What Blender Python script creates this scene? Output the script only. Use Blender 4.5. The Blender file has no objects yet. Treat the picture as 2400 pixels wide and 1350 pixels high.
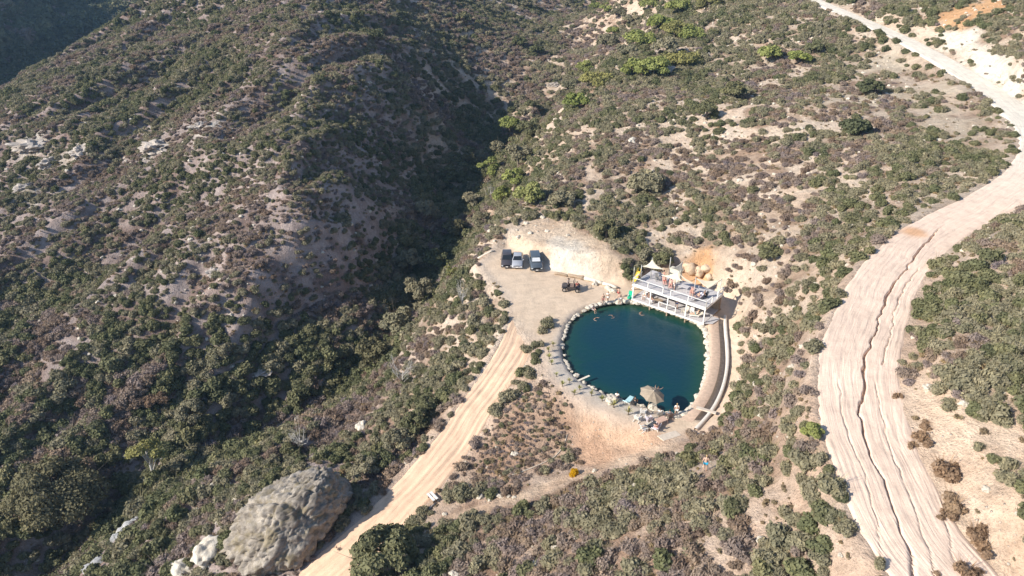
import bpy, bmesh, math, random
import numpy as np
from mathutils import Vector, Matrix, Euler, noise as mnoise
R = math.radians
scene = bpy.context.scene
col = scene.collection

# ------------------------------------------------------------------ camera, sky, sun, exposure
cam_d = bpy.data.cameras.new('camera')
cam = bpy.data.objects.new('camera', cam_d)
col.objects.link(cam)
cam.location = (-15.7, -77.0, 51.0)
cam.rotation_euler = (R(90 - 27.9), 0, 0)
cam_d.sensor_width = 36.0
cam_d.lens = 25.5
cam_d.clip_end = 4000
scene.camera = cam

SUN_AZ, SUN_EL = R(23), R(31)          # direction the shadows run (from +X towards +Y), height
to_sun = Vector((-math.cos(SUN_AZ) * math.cos(SUN_EL), -math.sin(SUN_AZ) * math.cos(SUN_EL), math.sin(SUN_EL)))
world = bpy.data.worlds.new('World')
scene.world = world
world.use_nodes = True
wn = world.node_tree
wn.nodes.clear()
sky = wn.nodes.new('ShaderNodeTexSky')
sky.sky_type = 'NISHITA'
sky.sun_disc = False
sky.sun_elevation = SUN_EL
sky.sun_rotation = math.atan2(to_sun.x, to_sun.y)
sky.altitude = 400
sky.air_density = 1.0
sky.dust_density = 0.3
bg = wn.nodes.new('ShaderNodeBackground')
bg.inputs['Strength'].default_value = 0.115
wo = wn.nodes.new('ShaderNodeOutputWorld')
wn.links.new(sky.outputs[0], bg.inputs['Color'])
wn.links.new(bg.outputs[0], wo.inputs['Surface'])
sun_d = bpy.data.lights.new('sun', 'SUN')
sun_d.energy = 4.6
sun_d.angle = R(0.55)
sun_d.color = (1.0, 0.93, 0.82)
sun = bpy.data.objects.new('sun', sun_d)
sun.rotation_euler = (-to_sun).to_track_quat('-Z', 'Y').to_euler()
sun.location = (-80, -60, 120)
col.objects.link(sun)
vs = scene.view_settings
vs.view_transform = 'Standard'
vs.look = 'None'
vs.exposure = 0.62
vs.gamma = 1.0
vs.use_curve_mapping = False

# --- terrain begin
def _h(ix, iy, seed):
    a = (ix.astype(np.int64) * 374761393 + iy.astype(np.int64) * 668265263 + seed * 974634777) & 0xffffffff
    a = ((a ^ (a >> 13)) * 1274126177) & 0xffffffff
    a = ((a ^ (a >> 16)) * 2246822519) & 0xffffffff
    return ((a ^ (a >> 15)) & 0xffffff) / float(0xffffff)

def vnoise(x, y, seed=0):
    x = np.asarray(x, float); y = np.asarray(y, float)
    ix = np.floor(x); iy = np.floor(y)
    fx = x - ix; fy = y - iy
    fx = fx * fx * fx * (fx * (fx * 6 - 15) + 10); fy = fy * fy * fy * (fy * (fy * 6 - 15) + 10)
    a = _h(ix, iy, seed); b = _h(ix + 1, iy, seed); c = _h(ix, iy + 1, seed); d = _h(ix + 1, iy + 1, seed)
    return (a + (b - a) * fx) * (1 - fy) + (c + (d - c) * fx) * fy

def fbm(x, y, size, octv=4, seed=0, gain=0.5):
    t = 0; amp = 1.0; tot = 0; x = np.asarray(x, float) / size; y = np.asarray(y, float) / size
    for k in range(octv):
        t = t + amp * (vnoise(x, y, seed + k * 17) * 2 - 1); tot += amp
        x, y = 1.62 * x + 1.17 * y + 3.1, -1.17 * x + 1.62 * y - 5.7
        amp *= gain
    return t / tot

def sstep(a, b, x):
    t = np.clip((x - a) / (b - a), 0, 1)
    return t * t * (3 - 2 * t)

def catmull(P, step):
    P = np.array(P, float); Q = np.vstack([2 * P[0] - P[1], P, 2 * P[-1] - P[-2]]); out = []
    for i in range(1, len(Q) - 2):
        n = max(2, int(np.linalg.norm(Q[i + 1][:2] - Q[i][:2]) / step))
        for k in range(n):
            t = k / n
            out.append(0.5 * (2 * Q[i] + (Q[i + 1] - Q[i - 1]) * t + (2 * Q[i - 1] - 5 * Q[i] + 4 * Q[i + 1] - Q[i + 2]) * t * t
                              + (3 * Q[i] - Q[i - 1] - 3 * Q[i + 1] + Q[i + 2]) * t ** 3))
    out.append(P[-1])
    return np.array(out)

def seg_dist(x, y, P, closed=False):
    """distance to a polyline and the index of the nearest segment, chunked"""
    P = np.asarray(P, float)[:, :2]
    A = P if closed else P[:-1]; B = np.roll(P, -1, 0) if closed else P[1:]
    x = np.asarray(x, float).ravel(); y = np.asarray(y, float).ravel()
    best = np.full(x.shape, 1e18); idx = np.zeros(x.shape, int); tt = np.zeros(x.shape)
    for i in range(len(A)):
        d = B[i] - A[i]; L = max(d @ d, 1e-9)
        t = np.clip(((x - A[i, 0]) * d[0] + (y - A[i, 1]) * d[1]) / L, 0, 1)
        q = (x - A[i, 0] - t * d[0]) ** 2 + (y - A[i, 1] - t * d[1]) ** 2
        m = q < best
        best[m] = q[m]; idx[m] = i; tt[m] = t[m]
    return np.sqrt(best), idx, tt

def inside(x, y, P):
    P = np.asarray(P, float)[:, :2]; x = np.asarray(x, float).ravel(); y = np.asarray(y, float).ravel()
    r = np.zeros(x.shape, bool)
    for (x1, y1), (x2, y2) in zip(P, np.roll(P, -1, 0)):
        if y1 == y2: continue
        m = ((y1 > y) != (y2 > y)) & (x < (x2 - x1) * (y - y1) / (y2 - y1) + x1)
        r ^= m
    return r

def sdist(x, y, P):
    d, _, _ = seg_dist(x, y, P, True)
    return np.where(inside(x, y, P), -d, d)

# roads: x, y, z, half width
LOWER_ROAD = [(*(-12.61, 15.17, 0.45), 2.6), (*(-13.85, 7.44, 0.4), 2.5), (*(-16.24, -0.45, -0.2), 2.3), (*(-19.18, -6.28, -1.2), 2.2), (*(-22.08, -12.43, -2.6), 2.3),
              (*(-25.57, -17.78, -4), 2.4), (*(-28.73, -21.82, -5.2), 2.5), (*(-32.10, -25.47, -6.4), 2.6), (*(-35.29, -28.65, -7.5), 2.6), (*(-39.31, -33.07, -9), 2.6)]
RIDGE_ROAD = [(*(13.21, -48.44, 12), 3.8), (*(12.01, -44.61, 13), 3.7), (*(11.34, -41.52, 13.5), 3.5), (*(11.49, -37.16, 14), 3.5), (*(12.20, -31.60, 14.6), 3.5),
              (*(14.78, -23.85, 15), 3.5), (*(19.64, -15.22, 15.2), 3.4), (*(27.56, -3.96, 15.3), 3.3), (*(37.41, 5.86, 15.5), 3.3), (*(49.05, 14.58, 15.8), 3.3),
              (*(60.10, 24.20, 16.4), 3.3), (*(68.97, 36.45, 17.2), 3.1), (*(74.59, 52.20, 18.2), 3.0), (*(78.10, 78.54, 20.2), 2.7), (*(76.85, 105.98, 23), 2.5),
              (*(73.32, 137.81, 25.5), 2.4), (*(72.51, 171.35, 27), 2.4), (*(67.57, 207.71, 28.5), 2.4)]
ROADS = [LOWER_ROAD, RIDGE_ROAD]
POND = [(0.91, 14.33),(3.25, 13.57),(5.42, 12.10),(8.00, 9.95),(9.65, 8.11),(9.94, 5.35),(9.30, 1.21),(8.33, -2.64),(7.03, -6.21),(5.45, -9.38),(3.87, -11.27),
        (2.08, -12.04),(1.07, -11.04),(-0.09, -10.18),(-1.34, -9.70),(-2.62, -8.73),(-3.74, -8.15),(-5.59, -6.81),(-6.97, -5.25),(-8.02, -3.55),(-8.70, -1.23),(-8.94, 1.71),(-8.63, 4.81),
        (-7.77, 8.11),(-6.60, 10.42),(-5.08, 12.10),(-3.39, 13.20),(-1.46, 14.07)]
POND_S = catmull(np.vstack([POND, POND[:1]]), 0.6)[:-1]
PAD = [(-20.57, 26.43),(-16.41, 33.42),(-13.97, 29.27),(-9.05, 24.15),(-3.39, 20.96),(1.54, 19.14),(5.68, 20.96),(12.65, 20.25),(15.82, 13.38),(14.17, 7.67),(11.99, -1.65),(9.91, -7.47),(7.78, -11.89),
       (4.94, -15.44),(0.66, -16.28),(-1.50, -14.14),(-4.27, -12.05),(-7.90, -9.93),(-10.38, -6.18),(-11.46, -1.65),(-12.25, 3.33),(-13.70, 6.00),(-15.40, 9.98),(-16.32, 16.19)]
CTRL = [
 # near bank down to the canyon, its edge and the canyon floor
 (-20.18, 39.68, 0.2),(-23.60, 27.29, -1.5),(-26.24, 20.54, -4),(-21.53, 7.15, -1.8),(-28.66, 14.44, -6),(-23.73, -2.25, -2.2),(-35.10, 0.97, -9),(-29.15, -7.16, -5),(-32.93, -12.62, -6.2),(-45.96, -3.99, -11),(-38.89, -18.27, -6.6),(-56.15, -10.37, -14),(-49.53, -19.71, -11.5),(-61.77, -18.74, -17),(-40.15, -24.79, -9),(-51.44, -23.27, -14),
 (-26.32, 73.27, -16),(-32.21, 53.33, -18.5),(-35.17, 41.49, -20),(-42.56, 24.25, -21.5),(-55.88, 16.54, -24),(-63.96, 3.36, -22),(-68.16, -3.06, -23.5),(-71.56, -11.12, -25.5),
 # left hill
 (-80.98, -6.99, -23),(-85.80, 9.06, -18),(-75.73, 15.56, -16.5),(-60.85, 21.67, -15),(-98.21, 26.60, -14),(-82.85, 34.22, -10),(-59.00, 30.58, -8),(-46.33, 35.38, -15),(-48.53, 43.18, -6),(-40.14, 62.16, -15),(-31.54, 103.83, -18.5),
 (-110.32, 49.51, -9),(-92.94, 58.98, -4),(-65.98, 57.73, 1),(-52.19, 64.72, 3),(-41.95, 94.24, -7),(-25.93, 134.59, -14),(-130.19, 85.39, -4),(-108.79, 96.55, 3),(-75.72, 93.18, 9),(-58.29, 106.63, 11),(-39.52, 125.59, 1),(-15.70, 152.15, -11),
 (-158.34, 133.06, 1),(-165.59, 184.64, 6),(-170.52, 232.73, 11),(-116.47, 181.38, 16),(-75.95, 165.17, 22),(-49.63, 163.46, 12),(-29.00, 181.38, 2),(-9.01, 151.27, -4),(-7.52, 212.78, 4),(21.56, 259.11, 9),(-107.96, 209.77, 34),
 # behind the left ridge, and the far wall
 (-220.41, 224.05, -21.54),(-211.76, 260.51, -16.78),(-216.88, 318.97, -13.22),(-214.52, 179.62, -19.98),(-275,150,-42),(-275,260,-40),(-275,380,-36),(-300,150,-12),(-300,260,-8),(-302,380,-4),(-340,150,30),(-340,260,34),(-340,400,38),(-240,300,-42),(-240,420,-38),
 # hill right of the canyon
 (-18.40, 44.78, 0.5),(-13.15, 60.15, 1),(-6.89, 85.79, 3),(-0.92, 109.76, 6),(11.51, 139.20, 10),(30.02, 178.78, 15),(-7.36, 31.11, 2.8),(-0.99, 23.96, 4.2),(-12.07, 36.90, 2.2),(-8.99, 41.17, 3.2),
 (3.57, 46.95, 5),(12.39, 34.25, 6),(17.35, 59.72, 9),(25.53, 33.48, 10),(35.74, 68.86, 15),(25.29, 99.74, 12.5),(41.73, 126.46, 18),(57.82, 125.49, 22.5),(45.50, 51.35, 15.5),(42.95, 29.29, 15),(63.04, 48.82, 16.2),(46.48, 23.55, 15),(58.78, 195.23, 24),
 (-4.84, 150.78, -12),(16.69, 223.43, -1),(44.55, 298.78, 6),(86.68, 86.39, 24.5),(88.36, 110.98, 28),(95.14, 91.06, 30),(81.22, 65.37, 24),(90.29, 151.47, 29.5),
 (8.00, 24.21, 3),(15.10, 17.12, 5),
 # slope between pond and ridge road, and the near hill
 (12.57, -4.64, 2.6),(15.15, -8.47, 8),(10.92, -24.75, 11.5),(8.41, -22.75, 7.5),(7.02, -39.63, 11.5),(1.83, -32.13, 8.4),(1.36, -27.58, 6.6),(5.16, -20.31, 3.4),(-3.90, -26.65, 3.2),(-5.80, -37.05, 6.5),(-12.06, -33.01, 2),(-17.63, -30.32, -1),(-22.67, -26.79, -3.2),(2.53, -40.51, 9.5),
 (-9.57, -20.58, -1.4),(1.63, -19.72, 1.8),(-23.09, -22.62, -4.2),(-15.70, -21.14, -2.9),(-9.47, -19.23, -1.6),(-3.13, -17.83, -0.4),(0.50, -17.20, 0.5),(-15.70, -12.16, -1.6),(-10.98, -14.60, -2.6),(-18.91, -17.89, -3.9),(-6.24, -14.00, -1.9),(-9.82, -9.94, -0.3),
 (18.82, 10.12, 6.5),(24.93, 6.28, 11.5),(15.92, 8.70, 4),(32.70, 26.74, 12.5),
 (30.05, -15.01, 17),(20.20, -29.23, 17),(18.18, -38.60, 16.5),(15.38, -45.13, 15.5),(40.01, -8.47, 18.5),(16.40, -37.15, 15.2),
 # ground out of the frame
 (-15,-77,4),(-70,-60,-22),(-60,-110,-12),(50,-70,14),(120,0,26),(130,110,34),(-200,0,-22),(-220,-80,-26),(60,260,52),(0,360,40),(-120,420,40),(160,-100,20),(-360,0,-20),(30,-130,8),(220,250,60),
]
def _tps(x, y, P, W, A):
    out = np.empty(x.shape)
    for k in range(0, len(x), 20000):
        xs, ys = x[k:k + 20000], y[k:k + 20000]
        r2 = (xs[:, None] - P[None, :, 0]) ** 2 + (ys[:, None] - P[None, :, 1]) ** 2
        out[k:k + 20000] = (0.5 * r2 * np.log(r2 + 1e-9)) @ W + A[0] + A[1] * xs + A[2] * ys
    return out
_P = np.array([c[:3] for c in CTRL] + [r[:3] for rd in ROADS for r in rd], float)
_n = len(_P)
_r2 = ((_P[:, None, :2] - _P[None, :, :2]) ** 2).sum(-1)
_K = 0.5 * _r2 * np.log(_r2 + 1e-9) + np.eye(_n) * 8.0
_M = np.zeros((_n + 3, _n + 3)); _M[:_n, :_n] = _K; _M[:_n, _n] = 1; _M[:_n, _n + 1:] = _P[:, :2]; _M[_n:, :_n] = _M[:_n, _n:].T
_sol = np.linalg.solve(_M, np.concatenate([_P[:, 2], np.zeros(3)]))
ROAD_S = [catmull(r, 1.0) for r in ROADS]

def axis(lo, a, b, hi, fine, mid, growth=1.06):
    xs = list(np.arange(a, b + 1e-6, fine)); st = fine
    x = b
    while x < hi:
        st = min(st * growth, 60) if st < mid or x > hi * 0.35 else st
        x += st; xs.append(x)
    st = fine; x = a; pre = []
    while x > lo:
        st = min(st * growth, 60) if st < mid or x < lo * 0.35 else st
        x -= st; pre.append(x)
    return np.array(pre[::-1] + xs)
GX = axis(-1100, -62, 50, 900, 0.5, 1.3)
GY = axis(-500, -58, 60, 1300, 0.5, 1.3)
_gx, _gy = np.meshgrid(GX, GY)
fx, fy = _gx.ravel(), _gy.ravel()
base = _tps(fx, fy, _P, _sol[:_n], _sol[_n:])
far = sstep(330, 520, np.hypot(fx + 40, fy - 90))
base = np.clip(base, -60, 90)
base = base * (1 - far) + far * (20 + 45 * fbm(fx, fy, 260, 3, 5))
pad_sd = sdist(fx, fy, PAD)
pond_sd = sdist(fx, fy, POND_S)
pad_m = 1 - sstep(-0.3, 2.6, pad_sd)
rd = [seg_dist(fx, fy, r) for r in ROAD_S]
rough = np.minimum.reduce([sstep(1.0, 2.2, d / np.interp(i, np.arange(len(S)), S[:, 3])) for (d, i, t), S in zip(rd, ROAD_S)]) * (1 - pad_m)
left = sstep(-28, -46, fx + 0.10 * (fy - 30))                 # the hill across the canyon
ga = -0.45 * fx - 0.89 * fy; gp_ = 0.89 * fx - 0.45 * fy + 5 * fbm(fx, fy, 30, 2, 12)
gul = fbm(gp_, ga * 0.28, 15, 3, 11)
z = base + rough * ((0.35 + 4.2 * left) * (0.5 - np.abs(gul) * 1.8) + (0.25 + 0.5 * left) * fbm(fx, fy, 8, 3, 23) + 0.16 * fbm(fx, fy, 2.4, 2, 31))
for (d, i, t), S in zip(rd, ROAD_S):
    hw = S[i, 3]; rz = S[i, 2] * (1 - t) + S[np.minimum(i + 1, len(S) - 1), 2] * t
    k = (1 - sstep(0.95, 2.0, d / hw)) * (1 - pad_m)
    z = z * (1 - k) + rz * k
z = z * (1 - pad_m) + (0.6 + 0.10 * fbm(fx, fy, 6, 3, 41)) * pad_m
z_soft = z.copy()
for (d, i, t), S in zip(rd, ROAD_S):                            # bed under the road sheets
    z -= 0.30 * (1 - sstep(0.80, 0.98, d / S[i, 3] + 0.10 * fbm(fx, fy, 3, 2, 51))) * (1 - pad_m)
pz = np.where(pond_sd < 0, -0.25 - 3.0 * sstep(0, -5, pond_sd), -0.25 + 0.80 * sstep(0.0, 0.55, pond_sd))
km = 1 - sstep(0.55, 1.2, pond_sd)
z = z * (1 - km) + pz * km
CURB_L = catmull([(13.61, 9.75),(12.75, 6.00),(11.96, 2.29),(10.98, -1.65),(9.72, -5.31),(8.20, -8.72),(6.52, -11.59),(4.99, -13.63),(4.09, -14.72)], 0.35)
_cd, _ci, _ = seg_dist(fx, fy, CURB_L)
_near = pond_sd < np.interp(seg_dist(fx, fy, CURB_L)[1], np.arange(len(CURB_L)), sdist(CURB_L[:, 0], CURB_L[:, 1], POND_S))
z = np.where(((_near & (_cd < 2.0)) | (_cd < 0.28)) & (pond_sd > 0.5) & (_ci > 2) & (_ci < len(CURB_L) - 7), np.minimum(z, 0.02), z)
GZ = z.reshape(_gx.shape)
GS = z_soft.reshape(_gx.shape)
def hz(x, y, G=None):
    G = GZ if G is None else G
    x = np.asarray(x, float); y = np.asarray(y, float)
    i = np.clip(np.searchsorted(GX, x) - 1, 0, len(GX) - 2); j = np.clip(np.searchsorted(GY, y) - 1, 0, len(GY) - 2)
    u = (x - GX[i]) / (GX[i + 1] - GX[i]); v = (y - GY[j]) / (GY[j + 1] - GY[j])
    return (G[j, i] * (1 - u) + G[j, i + 1] * u) * (1 - v) + (G[j + 1, i] * (1 - u) + G[j + 1, i + 1] * u) * v
# --- terrain end

# ------------------------------------------------------------------ helpers
def tag(o, label=None, cat=None, group=None, kind=None):
    if label: o['label'] = label
    if cat: o['category'] = cat
    if group: o['group'] = group
    if kind: o['kind'] = kind
    return o

def srgb(h):
    c = [int(h[i:i + 2], 16) / 255 for i in (0, 2, 4)]
    return tuple(v / 12.92 if v <= 0.04045 else ((v + 0.055) / 1.055) ** 2.4 for v in c)

class NT:
    """small node-tree builder"""
    def __init__(s, name):
        s.m = bpy.data.materials.new(name); s.m.use_nodes = True
        s.t = s.m.node_tree; s.n = s.t.nodes; s.n.clear()
        s.out = s.n.new('ShaderNodeOutputMaterial')
    def node(s, t, **kw):
        n = s.n.new('ShaderNode' + t)
        for k, v in kw.items(): setattr(n, k, v)
        return n
    def link(s, a, b): s.t.links.new(a, b)
    def put(s, sock, v):
        if isinstance(v, bpy.types.NodeSocket): s.link(v, sock)
        else: sock.default_value = v
    def noise(s, scale, detail=4, rough=0.55, vec=None, dist=0):
        n = s.node('TexNoise'); n.inputs['Scale'].default_value = scale; n.inputs['Detail'].default_value = detail
        n.inputs['Roughness'].default_value = rough; n.inputs['Distortion'].default_value = dist
        if vec is not None: s.link(vec, n.inputs['Vector'])
        return n.outputs['Fac']
    def coord(s, kind='Object', scale=None):
        o = s.node('TexCoord').outputs[kind]
        if scale:
            m = s.node('Mapping'); m.inputs['Scale'].default_value = scale; s.link(o, m.inputs['Vector']); o = m.outputs[0]
        return o
    def ramp(s, fac, stops):
        r = s.node('ValToRGB'); s.link(fac, r.inputs[0]); e = r.color_ramp.elements
        while len(e) < len(stops): e.new(0.5)
        for x, (p, c) in zip(e, stops):
            x.position = p; x.color = (*c, 1) if not isinstance(c, (int, float)) else (c, c, c, 1)
        return r.outputs[0]
    def mix(s, f, a, b, mode='MIX'):
        n = s.node('Mix', data_type='RGBA', blend_type=mode)
        s.put(n.inputs[0], f)
        s.put(n.inputs[6], (*a, 1) if isinstance(a, tuple) and len(a) == 3 else a)
        s.put(n.inputs[7], (*b, 1) if isinstance(b, tuple) and len(b) == 3 else b)
        return n.outputs[2]
    def math(s, op, a, b=0.0):
        n = s.node('Math', operation=op); s.put(n.inputs[0], a); s.put(n.inputs[1], b)
        return n.outputs[0]
    def bump(s, h, strength=0.5, dist=0.1, normal=None):
        n = s.node('Bump'); n.inputs['Strength'].default_value = strength; n.inputs['Distance'].default_value = dist
        s.link(h, n.inputs['Height'])
        if normal is not None: s.link(normal, n.inputs['Normal'])
        return n.outputs[0]
    def bsdf(s, color, rough=0.8, normal=None, metal=0.0, spec=0.3, **kw):
        b = s.node('BsdfPrincipled')
        s.put(b.inputs['Base Color'], (*color, 1) if isinstance(color, tuple) and len(color) == 3 else color)
        s.put(b.inputs['Roughness'], rough); b.inputs['Metallic'].default_value = metal
        b.inputs['Specular IOR Level'].default_value = spec
        for k, v in kw.items(): s.put(b.inputs[k], v)
        if normal is not None: s.link(normal, b.inputs['Normal'])
        return b
    def done(s, sh):
        s.link(sh.outputs[0] if hasattr(sh, 'outputs') else sh, s.out.inputs['Surface'])
        return s.m

_mats = {}
def plain(name, color, rough=0.7, var=0.25, scale=6.0, metal=0.0, spec=0.3, bump=0.0, **kw):
    """a painted / woven / plastic surface with uneven tone and faint relief"""
    if name in _mats: return _mats[name]
    t = NT(name); c = t.coord()
    f = t.noise(scale, 5, 0.6, c)
    lo = tuple(v * (1 - var) for v in color); hi = tuple(min(v * (1 + var * 0.6), 0.95) for v in color)
    cc = t.ramp(f, [(0.3, lo), (0.7, hi)])
    nrm = t.bump(t.noise(scale * 6, 3, 0.6, c), 0.4, bump) if bump else None
    _mats[name] = t.done(t.bsdf(cc, rough, nrm, metal, spec, **kw))
    return _mats[name]

def mesh_obj(name, verts, faces, mat=None, parent=None, smooth=False):
    me = bpy.data.meshes.new(name)
    me.from_pydata([tuple(v) for v in verts], [], faces)
    if smooth: me.polygons.foreach_set('use_smooth', [True] * len(me.polygons))
    me.update()
    o = bpy.data.objects.new(name, me)
    if mat: me.materials.append(mat)
    col.objects.link(o)
    if parent: o.parent = parent
    return o

def fast_mesh(name, V, F, smooth=False):
    """V (n,3), F (m,k) numpy -> mesh"""
    V = np.ascontiguousarray(V, np.float32); F = np.ascontiguousarray(F, np.int32)
    me = bpy.data.meshes.new(name); k = F.shape[1]
    me.vertices.add(len(V)); me.vertices.foreach_set('co', V.ravel())
    me.loops.add(F.size); me.loops.foreach_set('vertex_index', F.ravel())
    me.polygons.add(len(F)); me.polygons.foreach_set('loop_start', np.arange(0, F.size, k, dtype=np.int32))
    me.polygons.foreach_set('loop_total', np.full(len(F), k, np.int32))
    if smooth: me.polygons.foreach_set('use_smooth', np.ones(len(F), bool))
    me.update(calc_edges=True)
    return me

def link(name, me, mat=None, parent=None):
    o = bpy.data.objects.new(name, me)
    if mat and not me.materials: me.materials.append(mat)
    col.objects.link(o)
    if parent: o.parent = parent
    return o

def grid_faces(nr, nc):
    a = np.arange(nr * nc).reshape(nr, nc)
    return np.stack([a[:-1, :-1], a[:-1, 1:], a[1:, 1:], a[1:, :-1]], -1).reshape(-1, 4)

def set_color(me, name, rgb):
    at = me.attributes.new(name, 'FLOAT_COLOR', 'POINT')
    at.data.foreach_set('color', np.concatenate([rgb, np.ones((len(rgb), 1))], 1).astype(np.float32).ravel())

def empty(name, loc=(0, 0, 0), rz=0.0):
    o = bpy.data.objects.new(name, None)
    o.location = loc; o.rotation_euler = (0, 0, rz); o.empty_display_size = 0.3
    col.objects.link(o)
    return o

# ------------------------------------------------------------------ ground
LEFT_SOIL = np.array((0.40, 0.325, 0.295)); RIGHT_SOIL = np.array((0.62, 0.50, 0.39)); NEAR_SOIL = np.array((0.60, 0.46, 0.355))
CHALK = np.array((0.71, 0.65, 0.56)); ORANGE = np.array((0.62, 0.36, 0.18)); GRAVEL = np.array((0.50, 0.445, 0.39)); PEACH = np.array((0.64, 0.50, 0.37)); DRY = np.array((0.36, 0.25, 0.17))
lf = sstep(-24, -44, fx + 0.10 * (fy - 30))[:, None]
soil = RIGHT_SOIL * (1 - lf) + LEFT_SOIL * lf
nr = (sstep(10, -10, fy) * (1 - lf[:, 0]))[:, None]
soil = soil * (1 - nr) + NEAR_SOIL * nr
def brush(poly, color, soft=2.0, amt=1.0, seed=3, wob=1.5):
    global soil
    d = sdist(fx, fy, poly) + wob * fbm(fx, fy, 4, 3, seed)
    k = (amt * (1 - sstep(-soft * 0.5, soft * 0.5, d)))[:, None]
    soil = soil * (1 - k) + color * k
def spots(pts, color, amt=1.0, seed=3):
    global soil
    for (x, y, r) in pts:
        d = np.hypot(fx - x, fy - y) / r + 0.7 * fbm(fx, fy, 3, 3, seed)
        k = (amt * (1 - sstep(0.5, 1.0, d)))[:, None]
        soil = soil * (1 - k) + color * k
GROUND_TONE = fbm(fx, fy, 30, 3, 77)[:, None]
soil = soil * (1 + 0.18 * GROUND_TONE) * (1 + 0.16 * fbm(fx, fy, 5, 3, 78)[:, None])
soil *= (1 - 0.42 * (sstep(0.85, 1.35, 1.0 + 1.1 * (0.75 * fbm(fx, fy, 3.6, 2, 60) + 0.6 * fbm(fx, fy, 9, 3, 61))) * rough)[:, None] * np.array((0.85, 1.0, 1.08)))   # leaf litter in the thickets
WHITE_CUT = [(83.32, 99.56),(88.71, 94.48),(80.82, 62.09),(75.39, 47.96),(79.43, 68.19),(82.38, 91.24)]
CUT_BANK = [(-13.98, 29.05),(-20.47, 27.37),(-17.83, 33.31),(-11.28, 39.19),(-6.27, 37.20),(-0.49, 25.46),(0.69, 20.61),(-2.75, 21.02),(-8.40, 24.23)]
BERM = [(-9.38, -10.81),(-5.17, -11.73),(-1.71, -14.04),(0.59, -16.64),(-4.07, -18.29),(-8.80, -16.71),(-9.06, -13.84)]
brush(PAD, PEACH, 3.0, 1.0)
brush(CUT_BANK, PEACH * 1.02, 2.0, 0.9)
spots([(*(-6.85, 28.65), 4), (*(-4.54, 23.96), 3), (*(-8.35, 25.68), 2.5)], CHALK, 0.55)
brush(BERM, np.array((0.62, 0.42, 0.29)), 2.0, 0.95)
brush(WHITE_CUT, CHALK, 3.0, 1.0, wob=3)
spots([(*(92.42, 104.00), 9)], ORANGE, 0.9)
spots([(*(52.86, 69.60), 10), (*(64.88, 68.50), 11), (*(61.40, 48.59), 9), (*(68.00, 93.14), 8)], np.array((0.55, 0.46, 0.35)), 0.8)
spots([(*(19.79, -34.21), 7), (*(17.28, -35.47), 6), (*(17.98, -30.89), 5), (*(16.19, -40.56), 7), (*(16.35, -43.83), 6), (*(18.34, -26.94), 3)], np.array((0.68, 0.52, 0.39)), 0.85)
spots([(*(12.68, 20.97), 3.2), (*(13.78, 20.77), 2.4)], ORANGE * 1.05, 0.6)
spots([(*(-131.67, 94.55), 7), (*(-118.01, 86.42), 6), (*(-97.51, 84.36), 6), (*(-84.05, 82.29), 4), (*(-120.28, 70.49), 5)], CHALK * 0.8, 0.75)
gr = [(-5.10, 12.14),(-8.03, 9.75),(-10.03, 5.46),(-11.15, -0.69),(-10.69, -4.42),(-9.20, -7.47),(-6.48, -10.33),(-4.23, -11.74),(-2.03, -13.03),(0.06, -14.51),(1.27, -13.03),(-1.99, -9.53),(-5.56, -6.18),(-8.20, -0.69),(-7.47, 5.46),(-3.82, 10.57)]
brush(gr, GRAVEL, 2.0, 0.9, wob=0.8)
brush([(-21.26, -16.55),(-15.70, -6.87),(-11.12, -5.90),(-8.42, -10.53),(-9.60, -14.92),(-15.70, -18.93)], np.array((0.47, 0.32, 0.225)), 3, 0.85)
brush([(-23.23, -23.38),(-19.21, -21.50),(-14.82, -21.11),(-9.41, -18.63),(-4.42, -17.63),(1.91, -16.76),(1.46, -18.65),(-4.68, -19.45),(-9.57, -20.57),(-14.84, -22.45),(-19.13, -23.27),(-22.92, -24.32)], np.array((0.64, 0.48, 0.35)), 1.0, 0.9, wob=0.6)
wet = (1 - sstep(-0.1, 0.5, pond_sd))[:, None]
soil = soil * (1 - wet) + np.array((0.16, 0.15, 0.09)) * wet
GV = np.stack([fx, fy, z], 1)
gme = fast_mesh('ground', GV, grid_faces(len(GY), len(GX)), True)
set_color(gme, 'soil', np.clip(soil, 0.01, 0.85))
pk = gme.attributes.new('packed', 'FLOAT', 'POINT'); pk.data.foreach_set('value', (1 - sstep(-0.5, 1.5, pad_sd)).astype(np.float32))

t = NT('dry_soil')
cobj = t.coord()
at = t.node('Attribute', attribute_name='soil')
n1 = t.noise(0.9, 6, 0.65, cobj); n2 = t.noise(6.0, 5, 0.7, cobj); n3 = t.noise(0.16, 4, 0.6, cobj, 0.6)
cc = t.mix(1.0, at.outputs['Color'], t.ramp(n1, [(0.25, 0.66), (0.5, 1.0), (0.75, 1.2)]), 'MULTIPLY')
cc = t.mix(0.8, cc, t.ramp(n2, [(0.3, 0.50), (0.48, 1.0), (0.72, 1.16)]), 'MULTIPLY')
cc = t.mix(t.ramp(n3, [(0.45, 0.0), (0.62, 0.55)]), cc, t.mix(1.0, cc, (0.80, 0.70, 0.64), 'MULTIPLY'))
vor = t.node('TexVoronoi', feature='F1'); vor.inputs['Scale'].default_value = 1.6; t.link(cobj, vor.inputs['Vector'])
stone = t.ramp(vor.outputs['Distance'], [(0.10, 1.0), (0.17, 0.0)])
stone = t.math('MULTIPLY', stone, t.ramp(t.noise(0.35, 3, 0.5, cobj), [(0.5, 0.0), (0.6, 0.8)]))
cc = t.mix(stone, cc, (0.62, 0.56, 0.49))
hh = t.math('ADD', t.math('MULTIPLY', n1, 1.0), t.math('MULTIPLY', n2, 0.35))
hh = t.math('ADD', hh, t.math('MULTIPLY', stone, 0.4))
pkd = t.node('Attribute', attribute_name='packed').outputs['Fac']
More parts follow.
